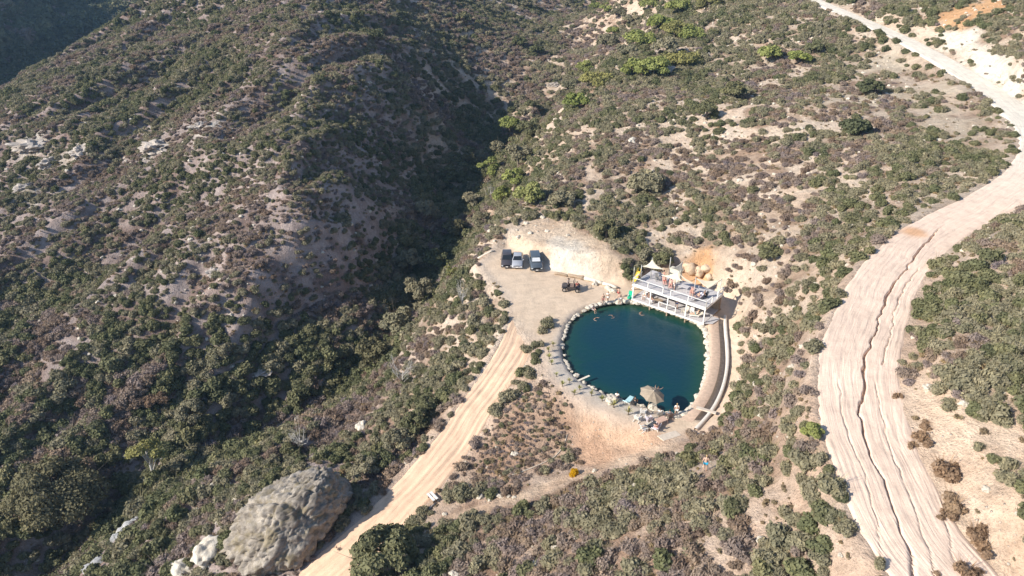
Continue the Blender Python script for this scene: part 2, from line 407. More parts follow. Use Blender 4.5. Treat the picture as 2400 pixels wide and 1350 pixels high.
hh = t.math('MULTIPLY', hh, t.math('SUBTRACT', 1.0, t.math('MULTIPLY', pkd, 0.82)))
cc = t.mix(t.math('MULTIPLY', pkd, 0.75), cc, t.mix(1.0, at.outputs['Color'], t.ramp(n1, [(0.3, 0.86), (0.7, 1.1)]), 'MULTIPLY'))
SOIL = t.done(t.bsdf(cc, 0.95, t.bump(hh, 1.0, 0.55), spec=0.1))
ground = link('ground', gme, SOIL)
tag(ground, kind='structure')

# ------------------------------------------------------------------ roads: strips with ruts, rills and a fissure
CRACK = [(38.25, 6.75),(37.18, 5.61),(33.11, 1.24),(27.76, -5.33),(23.21, -10.89),(20.03, -16.03),(17.68, -19.82),(15.73, -22.57),(14.32, -26.29),(12.52, -29.43),(11.65, -32.40),(11.37, -34.44),(11.20, -36.88),(11.03, -38.43),(10.68, -40.39),(10.65, -41.96),(10.12, -44.18),(9.79, -45.54)]
CRACK2 = [(27.03, -11.12),(22.87, -16.99),(19.67, -22.02),(17.76, -26.46),(16.54, -30.85),(15.75, -34.93),(15.07, -38.00),(13.81, -41.49),(12.86, -44.28)]
CRACK3 = [(15.66, -25.12),(14.13, -29.62),(13.23, -33.47),(12.76, -36.38),(12.46, -39.07),(11.90, -42.17),(11.30, -44.63)]
CRACK4 = [(12.55, -25.06),(11.05, -29.56),(10.32, -33.42),(9.95, -37.15),(9.09, -40.85),(8.09, -44.43)]
CRACK5 = [(30.16, -4.00),(24.53, -10.89),(20.55, -17.62),(17.22, -23.25)]
def road(name, ctrl, ncol, step, mat, cracks=(), rut=0.06, ruts=(), seed=1):
    S = catmull(ctrl, step)
    T = np.gradient(S[:, :2], axis=0); T /= np.linalg.norm(T, axis=1)[:, None]
    Nn = np.stack([T[:, 1], -T[:, 0]], 1)
    u = np.linspace(-1.12, 1.12, ncol)
    s = np.concatenate([[0], np.cumsum(np.linalg.norm(np.diff(S[:, :2], axis=0), axis=1))])
    lat = u[None, :] * S[:, 3][:, None]
    X = S[:, 0][:, None] + Nn[:, 0][:, None] * lat; Y = S[:, 1][:, None] + Nn[:, 1][:, None] * lat
    ss = np.repeat(s[:, None], ncol, 1)
    w = lat + 0.35 * fbm(ss, lat * 0, 7, 3, seed)
    Z = np.repeat(S[:, 2][:, None], ncol, 1) + 0.02
    Z += 0.10 * fbm(X, Y, 5, 3, seed + 3) - 0.28 * sstep(0.86, 1.12, np.abs(u))[None, :] - 0.02 * u[None, :] ** 2
    rill = fbm(w * 7.0, ss, 6.0, 3, seed + 9)
    Z -= rut * sstep(0.12, -0.12, np.abs(rill) - 0.10) * (0.4 + 0.6 * vnoise(ss / 6, lat / 2, seed + 4))
    for (c, wd, dp) in ruts:
        Z -= dp * np.exp(-((w - c) / wd) ** 2)
    for (P, wd, dp) in cracks:
        Pn = catmull(P, 0.5)
        jx = 0.22 * fbm(X, Y, 1.3, 2, seed + 21); jy = 0.22 * fbm(X, Y, 1.3, 2, seed + 22)
        d, i, _ = seg_dist(X + jx, Y + jy, Pn)
        d = d.reshape(X.shape); k = (i / max(len(Pn) - 1, 1)).reshape(X.shape)
        wv = wd * (0.45 + 0.9 * vnoise(k * len(Pn) / 5, k * 0 + seed, 5)) * sstep(0, 0.06, k)
        Z -= dp * sstep(0, 0.06, k) * np.exp(-(d / np.maximum(wv, 0.035)) ** 4)
    me = fast_mesh(name, np.stack([X, Y, Z], -1).reshape(-1, 3), grid_faces(len(S), ncol), True)
    c = np.ones((X.size, 3)) * np.array((0.77, 0.59, 0.465))
    c = c * (1 + 0.12 * fbm(X.ravel(), Y.ravel(), 9, 3, seed + 31)[:, None])
    return me, X.ravel(), Y.ravel(), c, (w.ravel(), ss.ravel())
t = NT('packed_dirt')
cobj = t.coord(); at = t.node('Attribute', attribute_name='soil')
uvw = t.node('Attribute', attribute_name='flow')
n1 = t.noise(0.7, 6, 0.65, cobj); n2 = t.noise(7.0, 5, 0.7, cobj)
mp = t.node('Mapping'); mp.inputs['Scale'].default_value = (2.6, 0.16, 1.0); t.link(uvw.outputs['Vector'], mp.inputs['Vector'])
n4 = t.noise(1.0, 5, 0.6, mp.outputs[0], 0.4)
cc = t.mix(1.0, at.outputs['Color'], t.ramp(n1, [(0.25, 0.8), (0.5, 1.0), (0.75, 1.12)]), 'MULTIPLY')
cc = t.mix(0.6, cc, t.ramp(n2, [(0.28, 0.75), (0.5, 1.0), (0.72, 1.1)]), 'MULTIPLY')
cc = t.mix(0.5, cc, t.ramp(n4, [(0.32, 0.76), (0.5, 1.0), (0.7, 1.1)]), 'MULTIPLY')
hh = t.math('ADD', t.math('MULTIPLY', n4, 0.8), t.math('MULTIPLY', n2, 0.15))
DIRT = t.done(t.bsdf(cc, 0.95, t.bump(hh, 0.8, 0.16), spec=0.1))
def finish_road(name, me, c, flow):
    set_color(me, 'soil', np.clip(c, 0.01, 0.85))
    a = me.attributes.new('flow', 'FLOAT_VECTOR', 'POINT')
    a.data.foreach_set('vector', np.stack([flow[0], flow[1], flow[0] * 0], 1).astype(np.float32).ravel())
    return tag(link(name, me, DIRT), kind='structure')
me, X, Y, c, fl = road('ridge_road', RIDGE_ROAD, 110, 0.25, DIRT, [(CRACK, 0.088, 0.6), (CRACK2, 0.04, 0.15), (CRACK3, 0.04, 0.14), (CRACK4, 0.04, 0.12), (CRACK5, 0.045, 0.2)], 0.035, (), 4)
pale = sstep(10, 45, Y)[:, None]
c = c * (1 - pale) + np.array((0.74, 0.67, 0.57)) * pale * (1 + 0.1 * fbm(X, Y, 6, 3, 8)[:, None])
k = (0.75 * (1 - sstep(0.2, 1.0, np.hypot((X - (33.42, 4.68)[0]) / 2.6, (Y - (33.42, 4.68)[1]) / 2.2) + 0.25 * fbm(X, Y, 2, 2, 9))))[:, None]
c = c * (1 - k) + np.array((0.62, 0.33, 0.16)) * k
finish_road('ridge_road', me, c, fl)
me, X, Y, c, fl = road('pond_road', LOWER_ROAD, 44, 0.3, DIRT, (), 0.05, ((-0.95, 0.28, 0.10), (0.75, 0.28, 0.10), (-0.2, 0.2, 0.04), (1.5, 0.2, 0.05), (-1.7, 0.2, 0.05)), 14)
c *= np.array((0.92, 0.84, 0.74))
finish_road('pond_road', me, c, fl)

# ------------------------------------------------------------------ pond water
ring = POND_S
d_ring = []
V = []; F = []
cx, cy = ring.mean(0)
levels = [1.06, 0.97, 0.93, 0.88, 0.8, 0.65, 0.45, 0.2]
for L in levels:
    for p in ring: V.append((cx + (p[0] - cx) * L, cy + (p[1] - cy) * L, 0.0))
V.append((cx, cy, 0.0)); n = len(ring)
for a in range(len(levels) - 1):
    for i in range(n):
        j = (i + 1) % n
        F.append((a * n + i, a * n + j, (a + 1) * n + j, (a + 1) * n + i))
for i in range(n): F.append(((len(levels) - 1) * n + i, (len(levels) - 1) * n + (i + 1) % n, len(V) - 1))
water = mesh_obj('pond_water', V, F, None, smooth=True)
VV = np.array(V)
dp = -sdist(VV[:, 0], VV[:, 1], ring)
sh = sstep(3.0, 0.2, dp)[:, None]
east = (0.55 + 0.45 * sstep(-1, 7, VV[:, 0] + 0.45 * VV[:, 1]))[:, None]
wc = np.array((0.0040, 0.040, 0.058)) * (1 - sh * east) + np.array((0.014, 0.062, 0.038)) * sh * east
sh2 = (sstep(0.7, 0.05, dp) * 0.6)[:, None]
wc = wc * (1 - sh2) + np.array((0.06, 0.07, 0.035)) * sh2
set_color(water.data, 'depth_tint', wc)
t = NT('pond_water'); c = t.coord()
at = t.node('Attribute', attribute_name='depth_tint')
m1 = t.noise(0.14, 4, 0.6, c, 0.8)
cc = t.mix(0.6, at.outputs['Color'], t.ramp(m1, [(0.35, (0.8, 0.95, 1.1)), (0.55, (1, 1, 1)), (0.75, (1.2, 1.45, 0.75))]), 'MULTIPLY')
hh = t.math('ADD', t.noise(1.6, 3, 0.5, c), t.math('MULTIPLY', t.noise(6, 2, 0.5, c), 0.25))
water.data.materials.append(t.done(t.bsdf(cc, 0.30, t.bump(hh, 0.35, 0.12), spec=0.25)))
tag(water, kind='structure')

# ------------------------------------------------------------------ foliage
def foliage_mat(name, cols, trans=0.18, rough=0.75):
    """leaf colour from the plant's own random value and the leaf's own tint"""
    t = NT(name)
    oi = t.node('ObjectInfo')
    a = t.ramp(oi.outputs['Random'], [(i / max(len(cols) - 1, 1), c) for i, c in enumerate(cols)])
    tn = t.node('Attribute', attribute_name='tint')
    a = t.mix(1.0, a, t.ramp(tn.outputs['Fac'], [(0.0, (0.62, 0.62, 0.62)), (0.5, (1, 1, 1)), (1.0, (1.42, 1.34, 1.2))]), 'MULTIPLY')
    b = t.bsdf(a, rough, spec=0.15)
    tr = t.node('BsdfTranslucent'); t.link(a, tr.inputs['Color'])
    mx = t.node('MixShader'); mx.inputs[0].default_value = trans
    t.link(b.outputs[0], mx.inputs[1]); t.link(tr.outputs[0], mx.inputs[2])
    return t.done(mx)
SAGE = foliage_mat('sage_leaves', [srgb(c) for c in ['858068','928b72','8a846c','9a927a','7a7860']])
DRYB = foliage_mat('dry_twigs', [srgb(c) for c in ['8f8074','94857e','826f60','9c8a78','8a7e7e']])
GREEN = foliage_mat('chaparral_leaves', [srgb(c) for c in ['6e7052','79785a','666a4c','827e5e','5f634a']])
BRIGHT = foliage_mat('fresh_leaves', [srgb(c) for c in ['8e9458','989c60','848c50','9e9e68']])
YELLOW = foliage_mat('autumn_leaves', [srgb(c) for c in ['8f8b58','858456','7c7a50']])
OAK = foliage_mat('oak_leaves', [srgb(c) for c in ['787256','6e6a50','807a5e']])
RUSTY = foliage_mat('rusty_seed_heads', [srgb(c) for c in ['98806a','8e7660','9e8870']])
GOLD = foliage_mat('golden_flowers', [srgb('d8a818'), srgb('c89a14')], 0.2)
BARK = plain('grey_bark', (0.20, 0.165, 0.13), 0.9, 0.35, 5, bump=0.03)
DEADWOOD = plain('bleached_twigs', (0.52, 0.49, 0.45), 0.9, 0.2, 5)

def leaf_cloud(rng, n, lobes, size, up=0.35, flat=0.0):
    """n leaf-clump quads over the shells of the lobes (x,y,z,rx,rz); returns V, F, tint"""
    L = np.array(lobes, float); wts = L[:, 3] ** 2; wts /= wts.sum()
    k = rng.choice(len(L), n, p=wts)
    d = rng.normal(size=(n, 3)); d[:, 2] = np.abs(d[:, 2]) * 1.0 - 0.25 * (rng.random(n) < 0.3)
    d /= np.linalg.norm(d, axis=1)[:, None]
    rad = 0.72 + 0.34 * rng.random(n) ** 0.8
    P = L[k, :3] + d * rad[:, None] * np.stack([L[k, 3], L[k, 3], L[k, 4]], 1)
    P[:, 2] = np.maximum(P[:, 2], 0.03)
    nrm = d * 0.9 + rng.normal(size=(n, 3)) * 0.55 + np.array((0, 0, up)); nrm /= np.linalg.norm(nrm, axis=1)[:, None]
    a = np.cross(nrm, rng.normal(size=(n, 3))); a /= np.linalg.norm(a, axis=1)[:, None]; b = np.cross(nrm, a)
    s = size * (0.55 + 0.9 * rng.random(n)); ra = s[:, None] * a * (0.9 + 0.7 * rng.random(n))[:, None]; rb = s[:, None] * b * 0.75
    bend = nrm * (s * 0.25)[:, None]
    V = np.stack([P - ra * 0.9 - bend, P - rb + ra * 0.2, P + ra - bend * 0.5, P + rb + ra * 0.1], 1).reshape(-1, 3)
    F = np.arange(4 * n).reshape(n, 4)
    lobet = rng.random(len(L))[k]
    tint = np.clip(0.30 * rng.random(n) + 0.40 * lobet + 0.25 * rng.random(n), 0, 1)
    return V, F, np.repeat(tint, 4)

def core_dome(lobes, seed):
    """a low lumpy inner mass that closes the plant from below the leaves"""
    V = []; F = []
    for (x, y, zc, r, rz) in lobes:
        b = len(V); nu, nv = 7, 3
        for j in range(nv):
            ph = j / nv * math.pi / 2
            for i in range(nu):
                a = i / nu * 2 * math.pi + j
                q = 0.74 * (0.85 + 0.3 * random.random())
                V.append((x + r * q * math.cos(a) * math.cos(ph), y + r * q * math.sin(a) * math.cos(ph), max(0.0, zc + rz * q * math.sin(ph)) if j else 0.0))
        V.append((x, y, zc + rz * 0.74))
        for j in range(nv - 1):
            for i in range(nu):
                i2 = (i + 1) % nu
                F.append((b + j * nu + i, b + j * nu + i2, b + (j + 1) * nu + i2, b + (j + 1) * nu + i))
        for i in range(nu):
            i2 = (i + 1) % nu
            F.append((b + (nv - 1) * nu + i, b + (nv - 1) * nu + i2, b + nv * nu, b + nv * nu))
    return np.array(V), np.array(F)

def shrub_mesh(name, seed, nleaf, size, nlobes, spread, height, lobe_r, mat, core=True, stems=0):
    rng = np.random.default_rng(seed); random.seed(seed)
    lobes = []
    for i in range(nlobes):
        a = rng.random() * 6.283; rr = spread * math.sqrt(rng.random()); r = lobe_r * (0.7 + 0.6 * rng.random())
        lobes.append((rr * math.cos(a), rr * math.sin(a), height * (0.25 + 0.35 * rng.random()) * (1 - 0.35 * rr / max(spread, .01)), r, r * (0.75 + 0.35 * rng.random())))
    V, F, tint = leaf_cloud(rng, nleaf, lobes, size)
    if core:
        V2, F2 = core_dome(lobes, seed)
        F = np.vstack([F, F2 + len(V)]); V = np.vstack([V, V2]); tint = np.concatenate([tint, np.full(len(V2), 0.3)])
    if stems:
        SV = []; SF = []; b = len(V)
        for i in range(stems):
            a = rng.random() * 6.283; tl = 0.35 + 0.6 * rng.random(); L = (spread + lobe_r) * (0.8 + 0.45 * rng.random())
            tip = np.array((math.cos(a) * L * tl, math.sin(a) * L * tl, height * (0.7 + 0.6 * rng.random()))); w = np.array((-math.sin(a), math.cos(a), 0)) * 0.018
            base = np.array((math.cos(a), math.sin(a), 0)) * 0.08
            SV += [base - w, base + w, tip + w * .4, tip - w * .4]; SF.append((b + 4 * i, b + 4 * i + 1, b + 4 * i + 2, b + 4 * i + 3))
        V = np.vstack([V, SV]); F = np.vstack([F, SF]); tint = np.concatenate([tint, np.full(4 * stems, 1.0)])
    me = bpy.data.meshes.new(name)
    me.from_pydata(V.tolist(), [], [tuple(dict.fromkeys(f)) for f in F.tolist()])
    at = me.attributes.new('tint', 'FLOAT', 'POINT'); at.data.foreach_set('value', tint.astype(np.float32))
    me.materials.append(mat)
    return me

KINDS = {
 'sagebrush': dict(mat=SAGE, n=520, size=0.10, nl=7, spread=0.62, h=0.85, lr=0.46, stems=26, cat='shrub', lab='grey-green sagebrush mound', grp='sagebrush'),
 'dry_brush': dict(mat=DRYB, n=420, size=0.085, nl=7, spread=0.70, h=0.62, lr=0.40, stems=46, cat='shrub', lab='brownish dried-out low brush', grp='dry brush'),
 'laurel_bush': dict(mat=GREEN, n=620, size=0.115, nl=8, spread=0.60, h=1.05, lr=0.50, stems=6, cat='bush', lab='dark green rounded bush', grp='green bushes'),
}
VAR = {}
for ki, (k, q) in enumerate(KINDS.items()):
    VAR[k] = [shrub_mesh(k, 100 * ki + v, q['n'], q['size'], q['nl'], q['spread'], q['h'], q['lr'], q['mat'], stems=q['stems']) for v in range(4)]

# where nothing grows
HARD = [(*(1.45, -27.43), 1.3), (*(1.07, -28.63), 1.1), (*(-24.03, -20.09), 1.2)]
BAREROAD = [(16.80, -27.78),(17.61, -29.83),(17.53, -32.79),(17.75, -35.86),(16.96, -39.34),(16.68, -42.28),(16.60, -44.69),(12.69, -44.63),(14.05, -39.80),(15.12, -33.95)]
BARE2 = [(18.84, -33.18),(20.04, -34.29),(21.02, -37.06),(19.99, -38.87),(19.33, -36.72)]
BARE = [(BAREROAD, 0.5), (BARE2, -0.3), (PAD, 0.4), (CUT_BANK, 0.0), (BERM, -0.3), (WHITE_CUT, -0.5)]
BARE_LINES = [([(-23.06, -22.92),(-19.18, -22.14),(-14.83, -21.68),(-9.49, -19.58),(-4.54, -18.50),(1.73, -17.56)], 2.3),
              ([(2.06, 78.18),(0.06, 63.14),(-2.36, 49.56),(-2.79, 37.54)], 0.9),
              ([(42.62, 93.94),(32.95, 70.79),(29.13, 63.98)], 0.7), ([(-14.33, -17.44),(-11.50, -15.64),(-9.48, -12.79)], 0.25),
              ([(-63.80, -5.62),(-63.61, -12.19),(-64.55, -19.04)], 1.6), ([(-78.65, 89.87),(-73.07, 99.70),(-68.18, 105.02)], 0.6), ([(-72.89, 103.80),(-64.48, 117.82),(-64.46, 152.73)], 0.6)]
BARE_SPOTS = [(*(92.42, 104.00), 8), (*(52.86, 69.60), 5), (*(68.22, 75.36), 13), (*(63.09, 50.48), 10), (*(70.39, 92.10), 9), (*(61.32, 38.13), 5), (*(52.76, 57.68), 4), 
              (*(8.73, -39.05), 1.2), (*(7.51, -42.14), 1.6), (*(6.88, -43.66), 1.6), (*(1.43, -33.47), 1.4), (*(-6.38, -34.58), 1.5), (*(-14.58, -31.95), 1.4), (*(28.83, 8.55), 2.5), (*(18.73, -7.65), 2.2), (*(13.08, -16.77), 2.0), (*(12.68, 20.97), 2.6), (*(13.17, 3.16), 1.5),
              (*(10.72, -6.70), 1.5), (*(7.17, -14.81), 1.5), (*(-131.67, 94.55), 5), (*(-118.01, 86.42), 4), (*(-97.51, 84.36), 4.5), (*(-93.94, 49.24), 2.5), (*(-68.77, 34.95), 3), (*(-86.01, 23.84), 4), (*(-87.80, 17.20), 3), (*(-71.92, 30.78), 2.5), (*(-69.03, 104.33), 5), (*(-54.34, 39.48), 2), (*(23.28, 111.77), 4),
              (*(1.75, -26.30), 1.5), (*(10.34, 255.94), 5), (*(-2.72, 171.14), 4), (*(-73.05, 158.16), 6), (*(24.14, 18.95), 1.5), (*(5.78, 27.13), 1.2), (*(-17.39, 56.52), 2), (*(-18.75, 86.38), 2), (*(-38.87, -18.92), 5.5), (*(-40.86, -20.96), 3.5), (*(-37.53, -14.22), 4)]
def bare(x, y):
    """0 open ground .. 1 free to grow"""
    f = np.ones(x.shape)
    for S in ROAD_S:
        d, i, _ = seg_dist(x, y, S); f *= sstep(0.98, 1.22, d / S[i, 3] + 0.12 * fbm(x, y, 3, 2, 91))
    for P, o in BARE: f *= sstep(-0.2, 0.9, sdist(x, y, P) - o + 1.0 * fbm(x, y, 4, 2, 92))
    for P, w in BARE_LINES:
        d, _, _ = seg_dist(x, y, catmull(P, 1.5)); f *= sstep(0.5, 1.1, d / w + 0.35 * fbm(x, y, 2, 2, 93))
    for (sx, sy, r) in BARE_SPOTS: f *= 0.06 + 0.94 * sstep(0.45, 0.95, np.hypot(x - sx, y - sy) / r + 0.8 * fbm(x, y, 2.2, 3, 94))
    for (sx, sy, r) in HARD: f *= np.hypot(x - sx, y - sy) > r
    return f

def visible(x, y, zz, grow=60):
    """roughly what the place shows from the viewpoint and a few steps around it"""
    dx, dy, dz = x + 15.7, y + 77.0, zz - 51.0
    d = dy * 0.8838 - dz * 0.4679; up = dy * 0.4679 + dz * 0.8838
    d = np.maximum(d, 1)
    px = 1200 + 1700 * dx / d; py = 675 - 1700 * up / d
    return (px > -grow * 2) & (px < 2400 + grow * 2) & (py > -grow * 2.5) & (py < 1350 + grow * 3), d

rng = np.random.default_rng(7)
def jitter_grid(x0, x1, y0, y1, cell):
    xs, ys = np.meshgrid(np.arange(x0, x1, cell), np.arange(y0, y1, cell))
    return (xs + rng.random(xs.shape) * cell).ravel(), (ys + rng.random(xs.shape) * cell).ravel()
gx1, gy1 = jitter_grid(-330, 130, -62, 420, 1.08)
FIELD = [(-21.22, -17.33),(-16.45, -7.75),(-11.12, -5.90),(-8.40, -10.30),(-9.60, -14.92),(-15.03, -19.40)]
ex, ey = jitter_grid(-40, 10, -45, 10, 0.6)
k_ = inside(ex, ey, FIELD); gx1 = np.concatenate([gx1, ex[k_]]); gy1 = np.concatenate([gy1, ey[k_]])
n_big = len(gx1)
ex, ey = jitter_grid(-230, -30, -30, 270, 1.05); gx1 = np.concatenate([gx1, ex]); gy1 = np.concatenate([gy1, ey])        # low growth between the bushes of the left hill
n_low = len(gx1)
ex, ey = jitter_grid(-480, -150, 330, 760, 4.5); gx1 = np.concatenate([gx1, ex]); gy1 = np.concatenate([gy1, ey])       # woods on the far wall
low = np.zeros(len(gx1), bool); low[n_big:n_low] = True; farw = np.zeros(len(gx1), bool); farw[n_low:] = True
gz1 = hz(gx1, gy1)
v, dist = visible(gx1, gy1, gz1)
far_thin = rng.random(len(gx1)) < np.clip(150.0 / dist, 0.35, 1) + 0.3 * (gx1 < -215)
m = (v & (far_thin | farw)) & ~(low & (rng.random(len(gx1)) < 0.35))
low, farw = low[m], farw[m]
gx1, gy1, gz1, dist = gx1[m], gy1[m], gz1[m], dist[m]
free = bare(gx1, gy1)
lft = sstep(-24, -44, gx1 + 0.10 * (gy1 - 30))
canyon = np.exp(-((gz1 + 17) / 7.0) ** 2) * sstep(-8, -12, gz1)
patch = 0.95 * fbm(gx1, gy1, 2.6 + 1.0 * (gy1 < 0), 2, 60) + 0.6 * fbm(gx1, gy1, 9, 3, 61) + 0.3 * fbm(gx1, gy1, 28, 2, 62)
field = inside(gx1, gy1, FIELD)
near = sstep(-6, -16, gy1) * (1 - lft)
dens = 0.84 + 0.14 * lft + 0.5 * near + 1.1 * patch + 0.55 * canyon
upper = sstep(45, 75, gy1) * sstep(15, 28, gx1)
dens = np.where(field | (gx1 < -225), 1.0, np.clip(dens - 0.30 * upper, 0.10 + 0.38 * lft + 0.45 * near, 1.0)) * free
dens = np.where(farw, 1.0, np.where(low, lft * (0.45 + 0.5 * fbm(gx1, gy1, 4, 2, 65)), dens))
ok = rng.random(len(gx1)) < dens
low, farw = low[ok], farw[ok]
gx1, gy1, gz1, dist, lft, canyon, patch, field, free = (a[ok] for a in (gx1, gy1, gz1, dist, lft, canyon, patch, field, free))
n = len(gx1)
scl = (0.58 + 0.72 * rng.random(n) ** 1.6) * (1.0 + 0.75 * canyon * rng.random(n) - 0.14 * lft * (1 - canyon)) * (0.72 + 0.28 * np.clip(free, 0, 1)) * np.where(field, 0.34, 1)
scl = np.where(low, 0.30 + 0.30 * rng.random(n), scl)
scl *= np.clip(dist / 150.0, 1.0, 1.5)
scl[farw] *= 2.2
q = fbm(gx1, gy1, 13, 3, 71) + 0.55 * (rng.random(n) - 0.5)
kind = np.where(q > 0.19 - 0.04 * lft - 0.5 * canyon, 2, np.where(q < -0.16, 1, 0))
kind[(kind == 2) & (rng.random(n) < 0.35)] = 0; kind[farw] = 2; kind[low & (kind == 2)] = 0
kind[field] = np.where(rng.random(field.sum()) < 0.85, 1, 0)
kind[(gx1 < -225) & (rng.random(n) < .8)] = 2; scl[gx1 < -225] *= 1.5
mix = rng.random(n) < 0.10
kind[mix] = rng.integers(0, 3, mix.sum())
SHRUBS = dict(x=gx1, y=gy1, z=gz1, s=scl, k=kind, d=dist)

def scatter(name, P, S, protos, label, cat):
    """one countless mass: points that carry instances of the plant meshes"""
    me = bpy.data.meshes.new(name)
    me.vertices.add(len(P)); me.vertices.foreach_set('co', P.astype(np.float32).ravel())
    def attr(nm, ty, vals):
        a = me.attributes.new(nm, ty, 'POINT'); a.data.foreach_set('value', vals)
    attr('scl', 'FLOAT', S.astype(np.float32)); attr('rz', 'FLOAT', (rng.random(len(P)) * 6.283).astype(np.float32)); attr('var', 'INT', rng.integers(0, len(protos), len(P)).astype(np.int32))
    o = bpy.data.objects.new(name, me); col.objects.link(o)
    ng = bpy.data.node_groups.new(name, 'GeometryNodeTree')
    ng.interface.new_socket('Geometry', in_out='INPUT', socket_type='NodeSocketGeometry')
    ng.interface.new_socket('Geometry', in_out='OUTPUT', socket_type='NodeSocketGeometry')
    N = ng.nodes; L = ng.links
    gi = N.new('NodeGroupInput'); go = N.new('NodeGroupOutput')
    iop = N.new('GeometryNodeInstanceOnPoints'); jn = N.new('GeometryNodeJoinGeometry')
    for p in protos:
        oi = N.new('GeometryNodeObjectInfo'); oi.inputs['Object'].default_value = p; oi.inputs['As Instance'].default_value = True
        oi.transform_space = 'ORIGINAL'; L.new(oi.outputs['Geometry'], jn.inputs[0])
    def named(nm, ty):
        a = N.new('GeometryNodeInputNamedAttribute'); a.data_type = ty; a.inputs['Name'].default_value = nm
        return a.outputs['Attribute']
    cb = N.new('ShaderNodeCombineXYZ'); L.new(named('rz', 'FLOAT'), cb.inputs['Z'])
    L.new(gi.outputs[0], iop.inputs['Points']); L.new(jn.outputs[0], iop.inputs['Instance'])
    iop.inputs['Pick Instance'].default_value = True
    L.new(named('var', 'INT'), iop.inputs['Instance Index'])
    L.new(cb.outputs[0], iop.inputs['Rotation']); L.new(named('scl', 'FLOAT'), iop.inputs['Scale'])
    L.new(iop.outputs[0], go.inputs[0])
    md = o.modifiers.new('scatter', 'NODES'); md.node_group = ng
    return tag(o, label, cat, kind='stuff')

DIRT_L = ROAD_S[0]; RID = ROAD_S[1]
def side_of(x, y, S):
    d, i, _ = seg_dist(np.array([x]), np.array([y]), S); i = int(i[0]); a = S[i]; b = S[min(i + 1, len(S) - 1)]
    return (b[0] - a[0]) * (y - a[1]) - (b[1] - a[1]) * (x - a[0])
def region(x, y):
    if inside(np.array([x]), np.array([y]), FIELD)[0]: return 'in the brown field below the pond'
    if x + 0.10 * (y - 30) < -36: return 'on the hillside across the canyon'
    if side_of(x, y, RID) < 0 and x > 8: return 'beyond the ridge road'
    if y > 16: return 'on the slope above the deck and the parked cars'
    if x < -9 and side_of(x, y, DIRT_L) < 0: return 'on the bank between the lower dirt road and the canyon'
    if y > -14: return 'on the slope between the pond and the ridge road'
    return 'on the hill facing the pond across the footpath'
for ki, (k, qd) in enumerate(KINDS.items()):
    m = np.where(SHRUBS['k'] == ki)[0]
    size = SHRUBS['s'][m] / SHRUBS['d'][m]
    inv = SHRUBS['d'][m] < 1e9
    order = m[np.argsort(-size)]
    one, rest = order[:290], order[290:]
    protos = []
    for c, i in enumerate(one):
        o = bpy.data.objects.new(k, VAR[k][c % 4]); col.objects.link(o)
        o.location = (SHRUBS['x'][i], SHRUBS['y'][i], SHRUBS['z'][i] - 0.05); o.rotation_euler = (0, 0, rng.random() * 6.283)
        s = SHRUBS['s'][i]; o.scale = (s, s, s * (0.85 + 0.3 * rng.random()))
        rg_ = region(SHRUBS['x'][i], SHRUBS['y'][i]); tag(o, qd['lab'] + ' ' + rg_, qd['cat'], qd['grp'] + ' ' + rg_)
        if c < 4: protos.append(o)
    scatter(k + '_cover', np.stack([SHRUBS['x'][rest], SHRUBS['y'][rest], SHRUBS['z'][rest] - 0.05], 1), SHRUBS['s'][rest], protos,
            {'sagebrush': 'grey-green mass of small sagebrush covering the far hillsides', 'dry_brush': 'brown mass of small dry brush covering the far hillsides', 'laurel_bush': 'dark green mass of small bushes covering the far hillsides and canyon'}[k], 'brush')

# dry tufts and loose stones between the shrubs
TUFT = foliage_mat('straw_tufts', [srgb(c) for c in ['a08c6a', '8f7c60', '94886c', '857660']], 0.2)
tx, ty = jitter_grid(-330, 130, -62, 420, 1.15)
tz = hz(tx, ty); v, dist = visible(tx, ty, tz)
m = v & (dist < 330) & (rng.random(len(tx)) < np.clip(110.0 / dist, 0.3, 1))
tx, ty, tz = tx[m], ty[m], tz[m]
fr = bare(tx, ty); pd = sdist(tx, ty, PAD)
ok = (rng.random(len(tx)) < 0.22 + 0.78 * fr * (0.65 + fbm(tx, ty, 5, 2, 81))) & (pd > 0.5)
for S in ROAD_S:
    d, i, _ = seg_dist(tx, ty, S); ok &= d / S[i, 3] > 1.0 + 0.12 * rng.random(len(tx))
ok &= seg_dist(tx, ty, catmull(BARE_LINES[0][0], 1.5))[0] > 1.4
ok &= (sdist(tx, ty, CUT_BANK) > 0) & (sdist(tx, ty, BERM) > 0)
tx, ty, tz = tx[ok], ty[ok], tz[ok]
TM = [shrub_mesh('dry_tuft', 300 + i, 90, 0.16, 4, 0.6, 0.6, 0.42, TUFT, core=False, stems=20) for i in range(3)]
tp = []
for i in range(3):
    o = bpy.data.objects.new('dry_tuft', TM[i]); col.objects.link(o); o.location = (tx[i], ty[i], tz[i]); o.scale = (0.35,) * 3
    tp.append(tag(o, 'low straw-coloured tuft of dry growth on bare soil', 'plant', 'dry tufts on bare soil'))
scatter('dry_tufts', np.stack([tx, ty, tz - 0.02], 1)[3:], 0.18 + 0.42 * rng.random(len(tx) - 3) ** 2, tp, 'scattered straw-coloured dry tufts between the shrubs', 'brush')
print('SHRUBS', n, len(tx))

